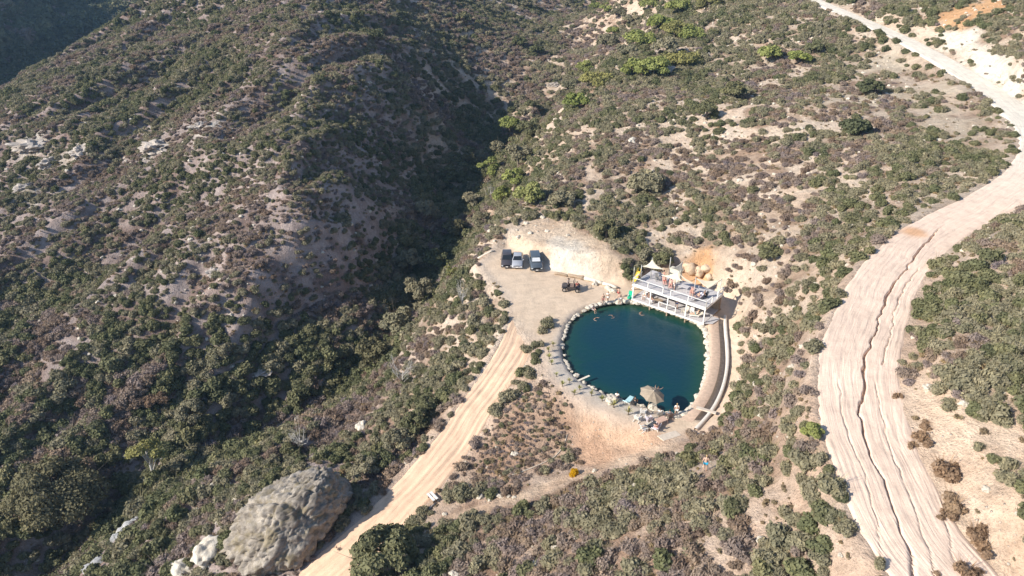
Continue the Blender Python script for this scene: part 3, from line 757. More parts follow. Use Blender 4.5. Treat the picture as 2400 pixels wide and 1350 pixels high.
# ------------------------------------------------------------------ shape helpers
class MB:
    def __init__(s): s.v = []; s.f = []
    def add(s, V, F):
        b = len(s.v); s.v += [tuple(map(float, p)) for p in V]; s.f += [tuple(b + i for i in q) for q in F]
        return s
    def box(s, c, d, rz=0.0, M=None):
        cx, cy, cz = c; hx, hy, hz_ = d[0] / 2, d[1] / 2, d[2] / 2
        V = [Vector((x * hx, y * hy, q * hz_)) for q in (-1, 1) for y in (-1, 1) for x in (-1, 1)]
        m = M if M is not None else Matrix.Rotation(rz, 3, 'Z')
        V = [m @ p + Vector(c) for p in V]
        return s.add(V, [(0, 2, 3, 1), (4, 5, 7, 6), (0, 1, 5, 4), (2, 6, 7, 3), (0, 4, 6, 2), (1, 3, 7, 5)])
    def tube(s, pts, rad, n=6, cap=True):
        pts = [Vector(p) for p in pts]
        if not hasattr(rad, '__len__'): rad = [rad] * len(pts)
        V = []; F = []
        for i, p in enumerate(pts):
            d = (pts[min(i + 1, len(pts) - 1)] - pts[max(i - 1, 0)]).normalized()
            a = d.orthogonal().normalized() if i == 0 or abs(d.dot(a)) > 0.95 else (a - d * a.dot(d)).normalized()
            b = d.cross(a)
            for k in range(n):
                t_ = k / n * 2 * math.pi; V.append(p + (a * math.cos(t_) + b * math.sin(t_)) * rad[i])
        for i in range(len(pts) - 1):
            for k in range(n):
                k2 = (k + 1) % n; F.append((i * n + k, i * n + k2, (i + 1) * n + k2, (i + 1) * n + k))
        if cap:
            F.append(tuple(range(n))[::-1]); F.append(tuple((len(pts) - 1) * n + k for k in range(n)))
        return s.add(V, F)
    def bar(s, a, b, w, h):
        """square timber from a to b"""
        a, b = Vector(a), Vector(b); d = (b - a).normalized()
        up = Vector((0, 0, 1)) if abs(d.z) < 0.9 else Vector((0, 1, 0))
        x = d.cross(up).normalized(); y = x.cross(d)
        V = [p + x * i * w / 2 + y * j * h / 2 for p in (a, b) for i, j in ((-1, -1), (1, -1), (1, 1), (-1, 1))]
        return s.add(V, [(0, 1, 2, 3), (7, 6, 5, 4), (0, 4, 5, 1), (1, 5, 6, 2), (2, 6, 7, 3), (3, 7, 4, 0)])
    def lathe(s, prof, n=16, c=(0, 0, 0), axis='Z'):
        V = []; F = []
        for r, h in prof:
            for k in range(n):
                a = k / n * 2 * math.pi
                p = (r * math.cos(a), r * math.sin(a), h)
                if axis == 'Y': p = (p[0], p[2], p[1])
                V.append((p[0] + c[0], p[1] + c[1], p[2] + c[2]))
        for i in range(len(prof) - 1):
            for k in range(n):
                k2 = (k + 1) % n; F.append((i * n + k, i * n + k2, (i + 1) * n + k2, (i + 1) * n + k))
        return s.add(V, F)
    def ball(s, c, r, n=10, m=7):
        r = r if hasattr(r, '__len__') else (r, r, r)
        prof = [(math.sin(math.pi * i / m), -math.cos(math.pi * i / m)) for i in range(m + 1)]
        V = []; F = []
        for q, h in prof:
            for k in range(n):
                a = k / n * 2 * math.pi; V.append((c[0] + r[0] * q * math.cos(a), c[1] + r[1] * q * math.sin(a), c[2] + r[2] * h))
        for i in range(m):
            for k in range(n):
                k2 = (k + 1) % n; F.append((i * n + k, i * n + k2, (i + 1) * n + k2, (i + 1) * n + k))
        return s.add(V, F)
    def slab(s, q, t_):
        """thin plate over the polygon q, t_ thick along its normal"""
        q = [Vector(p) for p in q]; nn = (q[1] - q[0]).cross(q[2] - q[0]).normalized() * t_
        n = len(q); V = q + [p + nn for p in q]
        return s.add(V, [tuple(range(n))[::-1], tuple(range(n, 2 * n))] + [(i, (i + 1) % n, n + (i + 1) % n, n + i) for i in range(n)])
    def build(s, name, mat, parent=None, smooth=False):
        return mesh_obj(name, s.v, s.f, mat, parent, smooth)
    def mesh(s, name, mat=None, smooth=False):
        me = bpy.data.meshes.new(name); me.from_pydata(s.v, [], s.f)
        if smooth: me.polygons.foreach_set('use_smooth', [True] * len(me.polygons))
        if mat: me.materials.append(mat)
        me.update()
        return me

def G(x, y): return float(hz(x, y))
def copy_tree(o, parent=None):
    c = o.copy(); col.objects.link(c)
    if parent is not None: c.parent = parent
    for ch in list(o.children): copy_tree(ch, c)
    return c

def rock_mesh(name, seed, sub, mat, flat=0.8, rough=0.35, cell=1.0, fine=0.05, stretch=(1, 1, 1)):
    bm = bmesh.new(); bmesh.ops.create_icosphere(bm, subdivisions=sub, radius=1.0)
    off = Vector((seed * 7.3, seed * 3.1, seed * 1.7))
    for v_ in bm.verts:
        p = v_.co.copy()
        d = mnoise.noise(p * cell * 1.1 + off) * rough + mnoise.noise(p * cell * 2.7 + off) * rough * 0.5
        cellv = mnoise.voronoi(p * cell * 1.6 + off)[0][0]
        d += (cellv - 0.4) * rough * 0.5 + mnoise.noise(p * 9 + off) * fine
        v_.co = p * (1 + d); v_.co.z *= flat
        v_.co = Vector((v_.co.x * stretch[0], v_.co.y * stretch[1], v_.co.z * stretch[2]))
    me = bpy.data.meshes.new(name); bm.to_mesh(me); bm.free()
    me.polygons.foreach_set('use_smooth', [sub > 2 and name != 'rock_outcrop'] * len(me.polygons))
    me.materials.append(mat)
    return me

def stone_mat(name, a, b, scale=3.0, lichen=None):
    t = NT(name); c = t.coord()
    f = t.noise(scale, 6, 0.65, c, 0.5)
    cc = t.ramp(f, [(0.3, a), (0.7, b)])
    f2 = t.noise(scale * 6, 5, 0.7, c)
    cc = t.mix(0.8, cc, t.ramp(f2, [(0.3, 0.55), (0.5, 1.0), (0.75, 1.25)]), 'MULTIPLY')
    if lichen: cc = t.mix(t.ramp(t.noise(scale * 0.7, 5, 0.7, c), [(0.5, 0.0), (0.62, 0.8)]), cc, lichen)
    return t.done(t.bsdf(cc, 0.95, t.bump(t.math('ADD', f, t.math('MULTIPLY', f2, 0.4)), 0.9, 0.12), spec=0.15))
CREAM_ROCK = stone_mat('cream_limestone', (0.50, 0.43, 0.34), (0.74, 0.68, 0.58), 2.0)
GREY_ROCK = stone_mat('weathered_sandstone', (0.15, 0.125, 0.10), (0.46, 0.41, 0.35), 4.5, (0.23, 0.19, 0.12))
ORANGE_ROCK = stone_mat('orange_sandstone', (0.56, 0.40, 0.27), (0.68, 0.54, 0.40), 1.2)
CREEK_ROCK = stone_mat('creek_stone', (0.30, 0.30, 0.30), (0.55, 0.54, 0.52), 1.5)
CONCRETE = plain('pale_concrete', (0.62, 0.53, 0.44), 0.9, 0.18, 3, bump=0.02)
CURB = plain('curb_concrete', (0.72, 0.66, 0.58), 0.9, 0.15, 3, bump=0.02)
WHITE = plain('white_paint', (0.80, 0.78, 0.74), 0.55, 0.10, 5)
DECKWOOD = plain('grey_decking', (0.54, 0.51, 0.51), 0.8, 0.2, 4)
WOOD = plain('weathered_timber', (0.36, 0.27, 0.19), 0.85, 0.3, 5, bump=0.01)
PALEWOOD = plain('bleached_timber', (0.68, 0.61, 0.50), 0.85, 0.18, 4, bump=0.01)
STEEL = plain('grey_steel', (0.42, 0.41, 0.39), 0.5, 0.15, 5, metal=0.5)
SAIL = plain('cream_canvas', (0.72, 0.65, 0.52), 0.85, 0.10, 3, bump=0.01)
TAN = plain('tan_canvas', (0.42, 0.34, 0.25), 0.85, 0.15, 3, bump=0.01)
BLACK = plain('black_rubber', (0.03, 0.03, 0.032), 0.8, 0.3, 8)
DARKMETAL = plain('dark_metal', (0.06, 0.055, 0.055), 0.5, 0.3, 8, metal=0.3)

def ground_root(name, x, y, rz, label, cat, group=None, z=None):
    e = empty(name, (x, y, G(x, y) if z is None else z), rz)
    return tag(e, label, cat, group)

# ------------------------------------------------------------------ stone ring round the pond
random.seed(3)
RIM = [rock_mesh('pond_rock', i, 2, CREAM_ROCK, 0.62, 0.40, 0.9, 0.03) for i in range(8)]
per = np.concatenate([[0], np.cumsum(np.linalg.norm(np.diff(np.vstack([POND_S, POND_S[:1]]), axis=0), axis=1))])
def ring_at(s, out):
    s = s % per[-1]; i = int(np.searchsorted(per, s) - 1); i = max(0, min(i, len(POND_S) - 1))
    a = POND_S[i]; b = POND_S[(i + 1) % len(POND_S)]; d = (b - a) / max(np.linalg.norm(b - a), 1e-6)
    p = a + d * (s - per[i]); nrm = np.array((-d[1], d[0]))
    if sdist(np.array([p[0] + nrm[0] * .3]), np.array([p[1] + nrm[1] * .3]), POND_S)[0] < 0: nrm = -nrm
    return p + nrm * out
s = 0.0
while s < per[-1] - 0.3:
    p = ring_at(s, 0.10 + 0.25 * random.random())
    west = p[0] < -0.5 and p[1] < 12.5                       # low small stones on the beach side
    r = (0.20 + 0.18 * random.random() ** 2) if west else (0.34 + 0.26 * random.random())
    if not (west and random.random() < 0.35):
        o = bpy.data.objects.new('pond_rock', RIM[random.randrange(8)]); col.objects.link(o)
        o.location = (p[0], p[1], 0.30 if west else 0.42); o.rotation_euler = (random.uniform(-.2, .2), random.uniform(-.2, .2), random.random() * 6.28)
        o.scale = (r * random.uniform(0.9, 1.4), r, r * random.uniform(0.8, 1.2))
        if west: tag(o, 'small pale stone at the water line beside the gravel beach', 'rock', 'small stones along the gravel beach')
        else:
            wh = 'below the deck' if (p[1] - 14.35) * 0.777 + (p[0] - 1.45) * 0.629 > -1.2 and p[0] > 1 else ('between the pond and the ditch path' if p[0] > 3 and p[1] > -11 else ('by the bathers at the pond' if p[1] > 8 else 'near the lounge chairs at the pond'))
            tag(o, 'big cream rock in the stone ring ' + wh, 'rock', 'big rocks ' + wh)
    s += r * 1.55

# ------------------------------------------------------------------ path, ditch and curb on the east side
def strip(P, prof, name, mat, kind=None):
    T = np.gradient(P, axis=0); T /= np.linalg.norm(T, axis=1)[:, None]
    Nn = np.stack([-T[:, 1], T[:, 0]], 1)
    if np.mean((P + Nn * 1.0)[:, 0]) < np.mean(P[:, 0]): Nn = -Nn       # offsets grow away from the pond
    kk = np.minimum(1, (len(P) - 1 - np.arange(len(P))) / 8.0)
    V = np.array([[(p[0] + n_[0] * o, p[1] + n_[1] * o, (zz if len(prof) > 5 else zz * k_ + 0.5 * (1 - k_)) + 0.02 * (vnoise(p[0] / 1.5 + o, p[1] / 1.5, 5) - 0.5)) for o, zz in prof] for p, n_, k_ in zip(P, Nn, kk)])
    me = fast_mesh(name, V.reshape(-1, 3), grid_faces(len(P), len(prof)))
    o = link(name, me, mat)
    return o
PATHM = plain('path_earth', (0.60, 0.44, 0.33), 0.95, 0.2, 2.5, bump=0.02)
tag(strip(CURB_L, [(-2.3, 0.35), (-2.1, 0.78), (-1.7, 0.82), (-0.85, 0.83), (-0.80, 0.80)], 'path', PATHM), kind='structure')
tag(strip(CURB_L, [(-0.82, 0.81), (-0.76, 0.20), (-0.5, 0.14), (-0.14, 0.16), (-0.08, 0.3)], 'drainage_ditch', plain('ditch_concrete', (0.40, 0.33, 0.27), 0.95, 0.25, 3, bump=0.02)), kind='structure')
o = strip(CURB_L, [(-0.09, 0.12), (-0.08, 0.86), (0.0, 0.90), (0.22, 0.90), (0.30, 0.84), (0.31, 0.3)], 'concrete_curb', CURB)
tag(o, 'long curved white concrete curb along the drainage ditch', 'curb')
sx, sy = (6.05, -11.61)
o = MB().box((0, 0, 0.06), (2.2, 0.42, 0.14)).build('footbridge_slab', CONCRETE); o.location = (sx, sy, 0.83); o.rotation_euler = (0, 0, R(-28))
tag(o, 'narrow concrete slab lying across the path and ditch', 'slab')
q = [(-0.16, -15.72, 0.66), (1.98, -14.87, 0.66), (2.46, -15.65, 0.66), (0.42, -16.56, 0.66)]
o = MB().slab(q, 0.12).build('landing_slab', CONCRETE); tag(o, 'flat pale concrete slab behind the lounge chairs', 'slab')

# ------------------------------------------------------------------ boulders
def boulder(name, px, py, r, mesh, label, sink=0.3, rz=0.0, tilt=(0, 0), group=None):
    o = bpy.data.objects.new(name, mesh); col.objects.link(o)
    o.scale = r; o.location = (px, py, G(px, py) + r[2] * (1 - 2 * sink) * 0.5); o.rotation_euler = (tilt[0], tilt[1], rz)
    return tag(o, label, 'rock', group)
BIG = rock_mesh('giant_boulder', 41, 6, GREY_ROCK, 1.0, 0.26, 1.0, 0.03)
_v = np.array([v_.co for v_ in BIG.vertices])
for (nx_, ny_, nz_, dd) in [(.9, -.2, .25, .74), (.35, -.9, .1, .72), (-.25, -.85, .45, .74), (.1, .2, .97, .72), (-.75, -.35, .55, .70), (.55, .75, .3, .76), (-.5, .8, .3, .78), (.62, -.62, -.45, .66)]:
    nn_ = np.array((nx_, ny_, nz_)); nn_ /= np.linalg.norm(nn_); h_ = _v @ nn_; ov = np.maximum(h_ - dd, 0); _v -= np.outer(ov * 0.88, nn_)
_p = _v / np.linalg.norm(_v, axis=1)[:, None]
pock = np.array([abs(mnoise.noise(Vector(p) * 5.5)) + .6 * abs(mnoise.noise(Vector(p) * 13)) for p in _p]); lay = np.array([mnoise.noise(Vector(p) * 4.1 + Vector((9, 2, 4))) for p in _p])
_v *= (1 - 0.11 * (0.45 - np.clip(pock, 0, 0.45)) / 0.45 + 0.04 * lay + 0.045 * np.array([mnoise.noise(Vector(p) * 17) + .6 * mnoise.noise(Vector(p) * 33) for p in _p]))[:, None]
cut = np.abs(_p[:, 0] * 0.85 + 0.42 * _p[:, 1] + 0.28 + 0.06 * lay); _v *= (1 - 0.10 * np.exp(-(cut / 0.05) ** 2))[:, None]
BIG.vertices.foreach_set('co', _v.astype(np.float32).ravel()); BIG.update()
bx, by = (-38.00, -21.89)
boulder('giant_boulder', bx, by, (7.3, 4.7, 5.2), BIG, 'huge grey weathered boulder beside the lower dirt road', 0.14, R(36), (R(-4), R(-9)))
WR = [rock_mesh('boulder', 60 + i, 4, CREAM_ROCK, 0.75, 0.5, 1.1, 0.05) for i in range(4)]
for (p, r, lab) in [((-47.72, -22.75), (1.7, 1.3, 1.2), 'pale boulder at the foot of the huge grey boulder'), ((-50.33, -23.53), (1.0, 1.4, 1.0), 'narrow white rock on the bank below the huge boulder'),
                    ((-34.64, -4.00), (0.9, 0.8, 0.8), 'white rock standing in brush left of the dirt road'), ((8.53, 65.73), (1.1, 0.9, 0.9), 'lone cream rock on the slope above the footpath'),
                    ((-17.34, 52.57), (1.9, 1.1, 0.9), 'flat cream rock at the canyon rim above the parking ground'), ((-4.20, -9.52), (0.75, 0.6, 0.6), 'rounded pinkish rock on the gravel beach')]:
    boulder('boulder', *p, r, WR[random.randrange(4)], lab, 0.25, random.random() * 6)
OR = [rock_mesh('sandstone_boulder', 80 + i, 3, ORANGE_ROCK, 0.85, 0.35, 1.0, 0.03) for i in range(3)]
for i, (p, r) in enumerate([((11.26, 21.38), (1.0, 0.8, 1.15)), ((12.56, 21.00), (0.95, 0.8, 1.0)), ((9.96, 21.65), (0.7, 0.6, 0.7)), ((13.52, 20.78), (0.9, 0.8, 0.7)), ((13.74, 19.41), (0.6, 0.5, 0.6))]):
    boulder('sandstone_boulder', *p, r, OR[i % 3], ['tall cream sandstone block behind the upper deck', 'orange sandstone block leaning behind the upper deck', 'small cream sandstone block by the grey shade sail', 'wide orange sandstone boulder under the brush behind the deck', 'small orange rock beside the right shade sail'][i], 0.2, i * 1.3)
CRK = [rock_mesh('creek_stone', 90 + i, 2, CREEK_ROCK, 0.6, 0.35, 1.0, 0.03) for i in range(4)]
for i in range(34):
    t_ = random.random(); a = np.array((-63.87, -6.07)); b = np.array((-64.44, -18.76)); p = a + (b - a) * t_ + np.random.default_rng(i).normal(size=2) * 0.9
    r = 0.3 + 0.7 * random.random() ** 2
    boulder('creek_stone', p[0], p[1], (r, r * .8, r * .7), CRK[i % 4], 'grey stone lying in the shaded creek bed', 0.3, random.random() * 6, group='stones in the creek bed')
OUT = [rock_mesh('rock_outcrop', 120 + i, 4, stone_mat('chalk_outcrop', (0.34, 0.29, 0.25), (0.54, 0.48, 0.42), 1.6), 0.6, 0.6, 1.7, 0.14) for i in range(3)]
for i, (p, r) in enumerate([((-132.72, 94.58), (4.0, 2.6, 2.2)), ((-123.91, 87.14), (2.6, 2.0, 1.8)), ((-115.53, 86.07), (3.0, 2.0, 2.0)), ((-96.78, 83.64), (3.6, 2.2, 2.2)), ((-85.93, 84.42), (2.0, 1.4, 1.4)), ((-125.06, 77.45), (2.6, 1.8, 1.6)), ((22.25, 110.69), (4.2, 2.0, 1.8)), ((-1.19, 173.32), (2.2, 1.4, 1.2)), ((-56.46, 22.17), (1.6, 1.2, 1.0)), ((-66.94, 34.17), (1.6, 1.0, .8))]):
    boulder('rock_outcrop', *p, r, OUT[i % 3], ['widest pale jagged outcrop on the left hillside', 'small jagged pale rock below the widest outcrop', 'pale outcrop next to the widest one on the left hillside', 'yellowish outcrop facing the gully on the left hillside', 'small pale rock upslope of the yellowish outcrop', 'pale ledge low on the left hillside', 'long white rock band on the slope above the canyon', 'white rock at the canyon head below round green bushes', 'bluish rock in shade above the creek trees', 'thin pale ledge in the middle of the left hillside'][i], 0.32, i * 0.9)
for i in range(12):
    u = i / 11; p = np.array((-20.62, -19.92)) * (1 - u) + np.array((-15.35, -21.26)) * u + np.random.default_rng(i + 50).normal(size=2) * 0.22
    r = 0.16 + 0.12 * random.random()
    boulder('white_stone', p[0], p[1], (r * 1.2, r, r), WR[i % 4], 'small white stone in the row beside the narrow footpath', 0.2, random.random() * 6, group='row of white stones by the footpath')

# ------------------------------------------------------------------ trees and single bushes
def tree(name, x, y, h, crown, mat, label, cat, seed, nl=9, leaves=2600, size=0.16, trunk_r=0.22, bare_top=0.0, group=None, open_=0.0):
    """tapered trunk with limbs, crown of leaf clumps; crown = (radius, height fraction where it starts)"""
    rg = np.random.default_rng(seed); random.seed(seed)
    root = ground_root(name, x, y, rg.random() * 6.28, label, cat, group)
    R_, c0 = crown
    tm = MB(); tm.tube([(0, 0, -0.4), (0.05, 0, h * 0.18), (0.12 * R_ / 3, 0.05, h * 0.40), (0.0, 0.1, h * 0.62)], [trunk_r * 1.3, trunk_r, trunk_r * 0.75, trunk_r * 0.4], 8)
    lobes = []
    for i in range(nl):
        a = i * 2.4 + rg.random(); rr = R_ * (0.25 + 0.62 * math.sqrt((i + 0.5) / nl)); r = R_ * (0.24 + 0.18 * rg.random()) * (1 - 0.25 * open_)
        zz = h * (c0 + (1 - c0) * (0.92 - 0.62 * (rr / R_) ** 2) * (0.75 + 0.3 * rg.random())) - r * 0.45
        lobes.append((rr * math.cos(a) * .8, rr * math.sin(a) * .8, max(zz, r * 0.5), r, r * 0.8))
        L = lobes[-1]; st = h * (0.2 + 0.35 * rg.random())
        tm.tube([(0.05, 0.03, st), (L[0] * 0.45, L[1] * 0.45, (st + L[2]) / 2 + 0.1 * h), (L[0], L[1], L[2])], [trunk_r * 0.45, trunk_r * 0.28, trunk_r * 0.08], 5)
        for k in range(3):
            d = rg.normal(size=3) * r * 0.7; tm.tube([(L[0] * .7, L[1] * .7, L[2] * .85), (L[0] + d[0], L[1] + d[1], L[2] + abs(d[2]))], [trunk_r * 0.16, trunk_r * 0.04], 4)
    tm.build('trunk', BARK if bare_top < 0.5 else DEADWOOD, root, True)
    V, F, tint = leaf_cloud(rg, leaves, lobes, size, 0.3)
    V2, F2 = core_dome([(a, b, c, d * 0.75, e * 0.75) for a, b, c, d, e in lobes], seed) if not open_ else (np.zeros((0, 3)), np.zeros((0, 4), int))
    # domes hang at their lobe, not on the ground
    if len(V2):
        k = len(V2) // len(lobes)
        for i, L in enumerate(lobes): V2[i * k:i * k + 7, 2] = L[2] - L[4] * 0.3
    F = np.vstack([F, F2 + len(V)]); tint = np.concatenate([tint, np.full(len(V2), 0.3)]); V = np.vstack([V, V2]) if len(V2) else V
    me = bpy.data.meshes.new('crown'); me.from_pydata(V.tolist(), [], [tuple(dict.fromkeys(f)) for f in F.tolist()])
    at_ = me.attributes.new('tint', 'FLOAT', 'POINT'); at_.data.foreach_set('value', tint.astype(np.float32))
    me.materials.append(mat)
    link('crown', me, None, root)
    return root
tree('oak_tree', *(-76.54, -4.59), 9.0, (6.6, 0.25), OAK, 'large spreading olive-leaved oak at the creek bend', 'tree', 1, 18, 9000, 0.17, 0.4)
tree('sycamore_tree', *(-65.16, -0.62), 8.0, (3.2, 0.35), YELLOW, 'sparse sycamore with yellowing leaf clusters and pale limbs', 'tree', 2, 9, 1500, 0.15, 0.26, 0.6, None, 0.8)
tree('willow_tree', *(-64.18, 10.87), 5.5, (2.5, 0.15), SAGE, 'pale grey-green willow on the far side of the creek', 'tree', 3, 8, 1800, 0.17)
tree('laurel_tree', *(-27.55, -28.87), 4.2, (3.4, 0.1), GREEN, 'broad dark green laurel beside the bend of the lower road', 'tree', 4, 14, 4200, 0.17)
tree('cottonwood_tree', *(-16.35, 138.81), 9, (4.0, 0.2), BRIGHT, 'tall light green cottonwood in the canyon', 'tree', 5, 10, 2200, 0.24)
tree('cottonwood_tree', *(-14.18, 88.48), 8, (3.5, 0.2), SAGE, 'pale green cottonwood below the tall one in the canyon', 'tree', 6, 10, 2200, 0.22)
tree('willow_tree', *(-12.75, 46.94), 4.5, (3.0, 0.1), BRIGHT, 'yellow-green willow at the canyon rim above the parking ground', 'tree', 7, 9, 2200, 0.18)
for i, (p, h, r, m_, lab) in enumerate([((30.75, 163.07), 6, 5.0, BRIGHT, 'large fresh green tree clump at the canyon head'), ((38.80, 174.79), 6, 4.5, BRIGHT, 'fresh green tree uphill of the large clump at the canyon head'), ((15.26, 108.14), 5, 4.0, BRIGHT, 'yellow-green tree above the white rock band'),
        ((18.21, 183.51), 5, 4.5, SAGE, 'dull green tree at the bottom of the canyon head'), ((31.47, 77.97), 4.5, 3.0, GREEN, 'rounded bright green bush uphill of the bare gully'), ((23.89, 69.81), 4, 2.6, GREEN, 'rounded dark green bush downhill of the brighter one'),
        ((56.73, 71.71), 3.6, 2.8, GREEN, 'lone round green bush on the pale bare slope'), ((57.87, 106.64), 3.6, 2.4, GREEN, 'round dark bush under the upper road'), ((44.12, 48.14), 3.6, 3.0, GREEN, 'wide green bush below the pale bare slope'),
        ((-12.54, 202.15), 5, 3.4, GREEN, 'larger of two round dark bushes across the canyon'), ((-6.62, 198.40), 4, 3.0, GREEN, 'smaller of two round dark bushes across the canyon'), ((47.55, 107.76), 4, 3.6, BRIGHT, 'yellow-green bush left of the bare gully head'),
        ((52.89, 101.96), 3.6, 3.0, BRIGHT, 'pale yellow-green bush beneath the round dark bush'), ((8.68, 45.64), 3.6, 3.8, SAGE, 'broad grey-green bush on the slope above the parking ground'), ((-0.78, 28.56), 3.4, 2.4, GREEN, 'dark bush at the lip of the white cut bank'),
        ((7.83, -32.33), 1.3, 0.9, BRIGHT, 'small bright green bush among grey brush near the ridge road'), ((19.96, 14.24), 2.4, 2.2, GREEN, 'bright green low bush behind the deck'), ((-8.71, 284.13), 5, 3.2, SAGE, 'grey-green tree at the top of the far slope'),
        ((-6.60, 43.83), 2.8, 2.8, SAGE, 'pale grey-green bush beside the top of the footpath'), ((-55.82, 145.38), 4, 3.6, GREEN, 'dark bush clump near the crest of the left hill'), ((-33.91, 206.53), 6, 3.5, GREEN, 'dark tree in the shaded side gully'),
        ((2.27, 20.01), 2.0, 1.5, GREEN, 'green bush against the left end of the deck'), ((7.07, 22.34), 2.4, 1.8, GREEN, 'dark bush under the pale shade sails')]):
    tree('round_bush' if h < 4.8 else 'canyon_tree', *p, h, (r, 0.08), m_, lab, 'bush' if h < 4.8 else 'tree', 20 + i, 9, 1700, 0.085 * r if r > 1.2 else 0.10)
for i, (p, h, r) in enumerate([((-27.09, -8.86), 3.2, 2.0), ((-28.86, -11.23), 3.4, 2.1), ((-30.68, -14.02), 3.0, 2.0), ((-31.96, -15.10), 3.4, 1.9), ((-26.10, -5.93), 2.6, 1.7), ((-39.46, -24.93), 2.6, 1.8), ((-43.91, -23.46), 3.0, 2.0)]):
    tree('roadside_bush', *p, h, (r, 0.05), SAGE if i % 2 else GREEN, 'tall brush crowding the canyon side of the lower dirt road' if i < 5 else ['greyish bush at the near foot of the huge boulder', 'green bush at the lower left foot of the huge boulder'][i - 5], 'bush', 90 + i, 9, 1500, 0.12, group='brush along the lower road' if i < 5 else None)
for i, p in enumerate([(26.14, 311.14), (27.99, 237.47), (20.11, 133.87), (6.01, 110.22), (8.73, 172.85), (24.77, 120.57), (33.99, 133.15), (46.98, 169.48), (-0.25, 97.77), (16.03, 129.56), (37.65, 224.55), (29.96, 136.44), (25.37, 227.76), (4.04, 165.19), (19.20, 106.37), (27.89, 113.49), (24.18, 250.07), (31.24, 223.11)]):
    tree('canyon_tree', *p, 3.4 + (i % 3), (3.6 + .6 * (i % 4), 0.05), (BRIGHT, SAGE, BRIGHT, YELLOW)[i % 4], 'light green tree in the thicket along the canyon head', 'tree', 110 + i, 9, 1500, 0.24, group='thicket along the canyon head')
for i, p in enumerate([(-25.51, 87.02), (-28.81, 74.11), (-22.00, 108.36), (-19.96, 123.61), (-31.42, 59.47), (-33.72, 47.36), (-27.53, 116.54), (-15.22, 75.95), (-35.81, 32.56), (-33.41, 107.80), (-35.42, 78.30), (-38.89, 25.25), (-17.60, 74.51), (-37.31, 59.78), (-11.13, 113.29), (-22.21, 68.60)]):
    tree('canyon_tree', *p, 5.0 + 1.2 * (i % 3), (2.6 + .5 * (i % 3), 0.12), (SAGE, OAK, BRIGHT, SAGE, GREEN)[i % 5], 'tree rising out of the shaded canyon bottom', 'tree', 140 + i, 9, 1500, 0.22, group='trees in the canyon bottom')
for i, p in enumerate([(-28.55, 54.78), (-29.72, 55.70), (-25.56, 30.98)]):
    tree('young_willow', *p, 2.6, (1.1, 0.2), YELLOW, 'small yellow-leaved willow on the canyon rim below the parking ground', 'tree', 60 + i, 6, 500, 0.12, 0.08, group='yellow willows on the rim')
tree('rusty_bush', *(-70.31, 13.66), 2.6, (2.0, 0.1), RUSTY, 'reddish brown bush above the creek', 'bush', 66, 8, 900, 0.16)
RB = [shrub_mesh('buckwheat', 400 + i, 420, 0.09, 6, 0.6, 0.7, 0.36, RUSTY, stems=40) for i in range(3)]
for i, (p, s_) in enumerate([((15.70, -33.37), 1.0), ((15.86, -36.42), 1.45), ((14.91, -33.72), .7), ((15.14, -39.35), 1.15), ((14.29, -40.33), .9), ((15.44, -41.61), 1.1), ((15.33, -42.74), .95), ((13.65, -44.11), 1.15), ((16.33, -28.04), .7), ((16.62, -32.01), .7), ((11.37, -44.49), .6)]):
    o = bpy.data.objects.new('buckwheat', RB[i % 3]); col.objects.link(o); o.location = (*p, G(*p) - .03); o.scale = (s_,) * 3; o.rotation_euler = (0, 0, i)
    tag(o, 'rusty brown buckwheat clump on bare pale soil beside the ridge road', 'shrub', 'rusty buckwheat by the ridge road')
YB = shrub_mesh('flowering_bush', 440, 500, 0.085, 6, 0.45, 0.9, 0.36, GOLD)
p = (-9.14, -19.12); o = bpy.data.objects.new('flowering_bush', YB); col.objects.link(o); o.location = (*p, G(*p)); o.scale = (0.85,) * 3
tag(o, 'bright golden flowering bush beside the footpath', 'bush')
def bare_tree(x, y, h, spread, seed, label, nb=9, mat=DEADWOOD):
    rg = np.random.default_rng(seed); root = ground_root('bare_tree', x, y, 0, label, 'tree')
    tr = MB(); br = MB(); tr.tube([(0, 0, -.3), (0, 0, h * .3), (.1, 0, h * .6)], [.11, .09, .05], 6)
    for i in range(nb):
        a = rg.random() * 6.28; L = spread * (.5 + .5 * rg.random()); b = Vector((0, 0, h * (.05 + .4 * rg.random()))); e = Vector((math.cos(a) * L, math.sin(a) * L, h * (.7 + .4 * rg.random())))
        m_ = b.lerp(e, .5) + Vector((math.cos(a) * .25 * L, math.sin(a) * .25 * L, -.05)); br.tube([b, m_, e], [.055, .035, .012], 4)
        for k in range(4):
            q_ = m_.lerp(e, rg.random()); d = Vector(rg.normal(size=3)) * .45; d.z = abs(d.z) + .25; br.tube([q_, q_ + d], [.02, .008], 3)
    tr.build('trunk', mat, root, True); br.build('branches', mat, root, True)
bare_tree(*(-30.41, 3.46), 4.2, 1.9, 5, 'bleached leafless shrub standing at the canyon edge', 14)
bare_tree(*(-22.99, 16.88), 4.0, 0.9, 6, 'leafless leaning poles on the brushy bank below the parking ground', 8)
bare_tree(*(-20.76, 84.86), 4.0, 1.6, 8, 'leafless grey tree at the canyon rim', 8)
bare_tree(*(-42.76, -4.46), 2.6, 1.7, 9, 'grey leafless shrub just above the huge boulder', 14)

